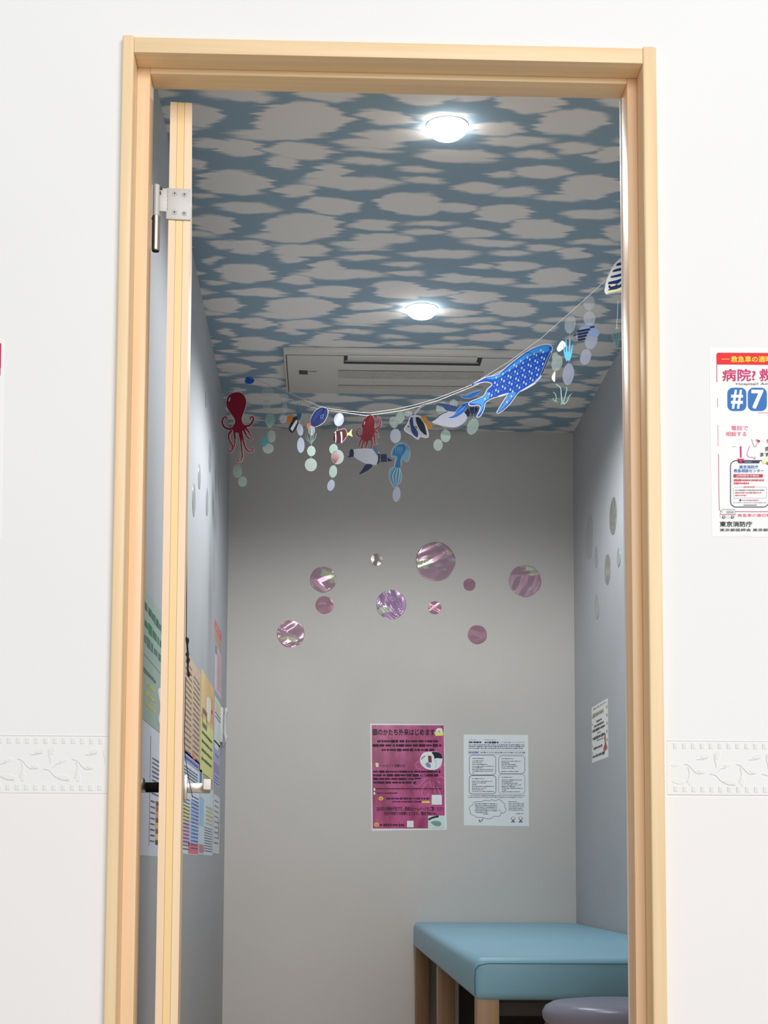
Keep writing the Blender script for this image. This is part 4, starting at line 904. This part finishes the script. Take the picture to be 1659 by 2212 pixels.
strand(K4, (335, 1200), [(265, 1500, 70, 110, 15, disc_f), (240, 1420, 40, 60, 0, disc_f)], 'faint green disc strand with glinting petals between whale shark and blue tuft',
       (('glossy_petal', lambda D: D.plate(spline([(330, 1205), (380, 1245), (370, 1290), (300, 1350), (268, 1330), (270, 1290)]), (222, 232, 214), 0, 2)), ('glossy_petal', lambda D: D.plate(spline([(240, 1610), (240, 1690), (235, 1752), (200, 1720), (200, 1670)]), (224, 230, 226), 0, 2)),
        ('seaweed', lambda D: [D.stroke(p, 15, c_, 3, 9) for p, c_ in (([(335, 2050), (320, 1920), (310, 1830), (250, 1785)], (130, 158, 150)), ([(345, 2050), (370, 1950), (395, 1850), (385, 1820)], (120, 150, 144)), ([(330, 2050), (260, 2020), (250, 1930), (215, 1890)], (110, 146, 138)), ([(350, 2050), (400, 2010), (420, 1950), (470, 1900)], (120, 156, 144)), ([(320, 2050), (225, 2000), (210, 1970)], (110, 140, 130)))])))
strand(K4, (1100, 200), [(1060, 1040, 22, 20, 0, disc_c)], 'thin dark green seaweed tuft close to the door frame below the striped angelfish', (('seaweed', weed(1052, 1275, 240, (46, 84, 76), 5, 0.42, 9)),))
# jellyfish
D = Cut(K2, (1060, 745)); p = [(1060, 748), (1130, 765), (1175, 820), (1180, 900), (1165, 980), (1130, 1003), (1085, 960), (1060, 980), (1062, 1040), (1040, 1100), (1070, 1180), (1050, 1290), (1000, 1330), (970, 1370), (930, 1300), (900, 1200), (910, 1110), (965, 1080), (975, 1010), (990, 945), (930, 930), (935, 860), (980, 790)]
outline(D, p, 12); D.plate(spline(p), (120, 170, 196), 0.5, 2)
D.poly(spline([(1050, 765), (1110, 790), (1120, 860), (1070, 930), (1050, 1000), (1050, 1080), (985, 1080), (1000, 1000), (1010, 930), (950, 910), (960, 840), (1000, 790)]), (28, 122, 176), 3)
for k in range(4): D.stroke([(990 + k * 28, 800), (985 + k * 24, 900)], 9, (130, 196, 220), 4, 4)
for k in range(6): D.stroke([(985 + k * 12, 1090), (925 + k * 22, 1200), (955 + k * 12, 1310)], 12, (26, 118, 168) if k % 2 == 0 else (206, 222, 228), 4, 5)
D.done('jellyfish_cutout', 'turquoise jellyfish cutout hanging lowest right of the bright red octopus', 'hanging decoration')
# banner fish
D = Cut(K2, (1310, 210)); p = [(1110, 550), (1160, 480), (1180, 420), (1220, 380), (1330, 385), (1380, 470), (1410, 540), (1430, 665), (1320, 650), (1295, 690), (1210, 630), (1140, 590)]
outline(D, p, 20, 3, clear2); D.plate(spline(p, n=3), (220, 222, 226), 0.5, 2)
D.plate(spline([(1330, 385), (1390, 380), (1430, 430), (1425, 470), (1480, 480), (1492, 530), (1465, 565), (1430, 545), (1405, 500), (1370, 450)]), (226, 152, 44), 0.5, 2)
D.poly(spline([(1180, 430), (1215, 385), (1225, 440), (1240, 520), (1290, 590), (1285, 670), (1215, 610), (1190, 520)]), (18, 64, 130), 3); D.poly(spline([(1265, 395), (1320, 405), (1375, 480), (1400, 560), (1410, 640), (1330, 580), (1280, 490)]), (12, 22, 44), 3)
D.stroke([(1400, 205), (1320, 260), (1260, 330), (1245, 420), (1280, 520), (1300, 560)], 22, (226, 228, 234), 4, 26); D.stroke([(1400, 205), (1320, 260), (1260, 330)], 30, clear, 2, 30)
for k in range(3): D.stroke([(1240 + k * 16, 515), (1250 + k * 16, 550)], 8, (30, 30, 90), 5)
D.ell(1162, 522, 10, 10, (10, 10, 14), 5)
D.done('fish_cutout', 'black and white banner fish cutout with orange tail and long trailing fin', 'hanging decoration')
# penguins
D = Cut(K2, (720, 800), 0.02); p = [(400, 850), (500, 830), (620, 830), (720, 850), (760, 900), (745, 1010), (700, 1048), (560, 1020), (450, 960), (405, 910)]
outline(D, p + [], 12); D.plate(spline(p), (206, 206, 214), 0, 1.5)
nv = (18, 34, 78)
D.plate(spline([(350, 870), (375, 825), (410, 860), (405, 930), (365, 940), (325, 945), (350, 915)], n=2), nv, 0.5, 2); D.plate(spline([(745, 905), (770, 895), (765, 1010), (725, 1045), (745, 980)], n=2), nv, 0.5, 2)
D.plate([(780, 905), (840, 895), (865, 910), (865, 1005), (782, 1010)], (20, 36, 72), 0.5, 2); D.plate([(875, 945), (950, 995), (876, 1000)], nv, 0.5, 2)
D.plate(spline([(580, 1040), (670, 1050), (610, 1120), (485, 1180), (530, 1110)], n=3), nv, 0.5, 2); D.plate(spline([(670, 820), (715, 800), (750, 870), (740, 920), (700, 860)], n=3), (86, 112, 156), 0.5, 2)
D.done('penguin_cutout', 'white bellied navy penguin cutout directly below the bright red octopus', 'hanging decoration', 'penguin cutouts')
D = Cut(K3, (340, 850), 0.02); p = [(80, 1060), (160, 990), (250, 935), (380, 930), (460, 950), (490, 1010), (440, 1080), (350, 1120), (220, 1110), (120, 1080)]
outline(D, p, 12); D.plate(spline(p), (204, 204, 214), 0, 1.5); D.stroke([(40, 1048), (100, 1035), (180, 970), (260, 935)], 8, (20, 24, 40), 3)
D.plate(spline([(115, 850), (180, 835), (290, 855), (400, 890), (370, 935), (250, 925), (200, 880)], n=3), (58, 82, 128), 0.5, 2); D.plate(spline([(455, 930), (500, 900), (525, 960), (500, 1000), (480, 970)], n=2), (16, 26, 46), 0.5, 2); D.plate(spline([(520, 900), (560, 880), (620, 890), (600, 950), (550, 965)], n=2), (18, 32, 74), 0.5, 2)
D.done('penguin_cutout', 'white bellied penguin cutout partly behind the whale shark tail', 'hanging decoration', 'penguin cutouts')
# whale shark
D = Cut(K3, (1150, 280)); wp_ = [(1505, 180), (1480, 145), (1400, 142), (1290, 180), (1180, 240), (1080, 315), (980, 395), (900, 465), (850, 500), (720, 530), (640, 570), (570, 605), (700, 575), (780, 590), (790, 625), (740, 670), (700, 740), (650, 775), (520, 830), (545, 862), (620, 850), (655, 880), (640, 940), (612, 995), (650, 980), (690, 900), (705, 830), (780, 775), (880, 748), (985, 712), (940, 800), (852, 945), (900, 930), (1000, 840), (1095, 712), (1200, 650), (1310, 590), (1360, 520), (1400, 420), (1480, 250)]
outline(D, wp_, 22, 3, clear2); wps = spline(wp_, n=3)
D.plate(wps, (18, 74, 178), 0.5, 2)
D.poly(spline([(1495, 185), (1470, 152), (1400, 150), (1290, 190), (1190, 250), (1090, 325), (1000, 400), (900, 480), (720, 540), (850, 545), (960, 470), (1080, 390), (1200, 300), (1320, 240), (1430, 230)], n=3), (50, 140, 220), 3)
D.poly(spline([(690, 745), (640, 790), (530, 835), (620, 845), (660, 870), (630, 970), (680, 900), (700, 820), (760, 770), (740, 700)], n=3), (70, 150, 215), 3)
D.poly(spline([(985, 720), (1080, 710), (990, 830), (900, 920), (862, 940), (940, 820)], n=3), (70, 140, 205), 3)
D.poly(spline([(1105, 705), (1200, 645), (1310, 580), (1300, 610), (1200, 668), (1130, 700)], n=3), (214, 224, 232), 4); D.poly(spline([(860, 750), (985, 712), (970, 732), (880, 762)], n=2), (214, 224, 232), 4)
D.stroke([(1500, 215), (1440, 350), (1385, 480), (1360, 530), (1300, 590)], 24, (196, 206, 226), 4, 20); D.stroke([(1492, 230), (1440, 350), (1375, 505)], 10, (10, 12, 24), 6, 14)
D.ell(1478, 180, 10, 10, (8, 10, 20), 6)
ii = 0
for a in range(24):
    for b in range(16):
        x = 740 + a * 40 + (b % 2) * 18 - b * 6; y = 780 - a * 22 - b * 42 + 260 + random.uniform(-4, 4)
        if all(inpoly(x + q, y + w_, wps) for q, w_ in ((-14, 0), (14, 0), (0, -20), (0, 20))) and x < 1430 and x + y * 0.42 < 1560:
            big = (a + b) % 2 == 0; ii += 1
            D.ell(x, y, 9 if big else 5, 17 if big else 8, (176, 208, 228) if big else (110, 160, 210), 5, 12, 10)
D.done('whale_shark_cutout', 'big blue whale shark cutout with white spots rising to the right', 'hanging decoration')
# small blue fish by the whale shark
D = Cut(K3, (490, 830), -0.01); p = [(505, 830), (470, 920), (400, 980), (330, 1010), (265, 1010), (330, 980), (380, 910), (440, 850)]
outline(D, p, 14); D.plate(spline(p, n=3), (30, 108, 194), 0.5, 2); D.stroke([(490, 850), (420, 920), (330, 985)], 14, (110, 176, 224), 4, 4); D.done('fish_cutout', 'slim blue fish cutout lying over the penguin belly', 'hanging decoration')
D = Cut(K3, (600, 690), -0.01); p = [(660, 680), (600, 740), (520, 775), (440, 765), (420, 740), (480, 740), (560, 700)]
outline(D, p, 14); D.plate(spline(p, n=3), (24, 106, 186), 0.5, 2); D.stroke([(640, 688), (560, 712), (480, 745)], 9, (120, 180, 224), 4, 4); D.done('fish_cutout', 'slim blue fish cutout under the string left of the whale shark fin', 'hanging decoration')
D = Cut(K3, (620, 570), 0.01); p = [(680, 560), (640, 590), (590, 600), (545, 640), (560, 600), (610, 565)]
outline(D, p, 12); D.plate(spline(p, n=3), (30, 90, 160), 0.5, 2); D.done('fish_cutout', 'short blue fish cutout on the string at the whale shark back', 'hanging decoration')
# angelfish at the door frame
D = Cut(K4, (1150, 120)); AF = 1; p = [(905, 560), (905, 520), (930, 400), (980, 280), (1040, 180), (1120, 110), (1190, 95), (1330, 130), (1420, 250), (1450, 420), (1380, 520), (1250, 530), (1130, 555), (1000, 575), (930, 585)]
outline(D, p, 16, 3, clear2); D.plate(spline(p, n=4), (206, 218, 226), 0.5, 2)
nv2 = (20, 44, 86)
D.poly([(1062, 182), (1110, 166), (1200, 152), (1330, 160), (1330, 200), (1190, 192), (1045, 214)], nv2, 4); D.poly([(1008, 272), (1060, 252), (1180, 226), (1400, 220), (1400, 260), (1180, 262), (1060, 284), (1000, 296)], nv2, 4)
D.poly([(982, 350), (1060, 330), (1180, 292), (1420, 290), (1420, 330), (1180, 334), (1050, 362), (974, 372)], nv2, 4); D.poly([(948, 428), (1060, 402), (1180, 356), (1430, 350), (1430, 430), (1180, 440), (1050, 450), (938, 456)], nv2, 4)
D.poly([(925, 555), (1000, 470), (1180, 430), (1400, 440), (1400, 500), (1180, 520)], (36, 44, 86), 4); D.stroke([(930, 560), (1060, 540), (1180, 495), (1400, 480)], 34, (212, 208, 146), 5, 40)
D.poly([(1050, 470), (1110, 420), (1145, 370), (1135, 430), (1090, 470)], (170, 180, 150), 6); D.poly([(920, 480), (1040, 450), (1040, 475), (930, 505)], (200, 210, 190), 5); D.ell(960, 490, 14, 18, (10, 12, 24), 6)
D.done('fish_cutout', 'navy and white striped angelfish cutout cut by the right door frame', 'hanging decoration')
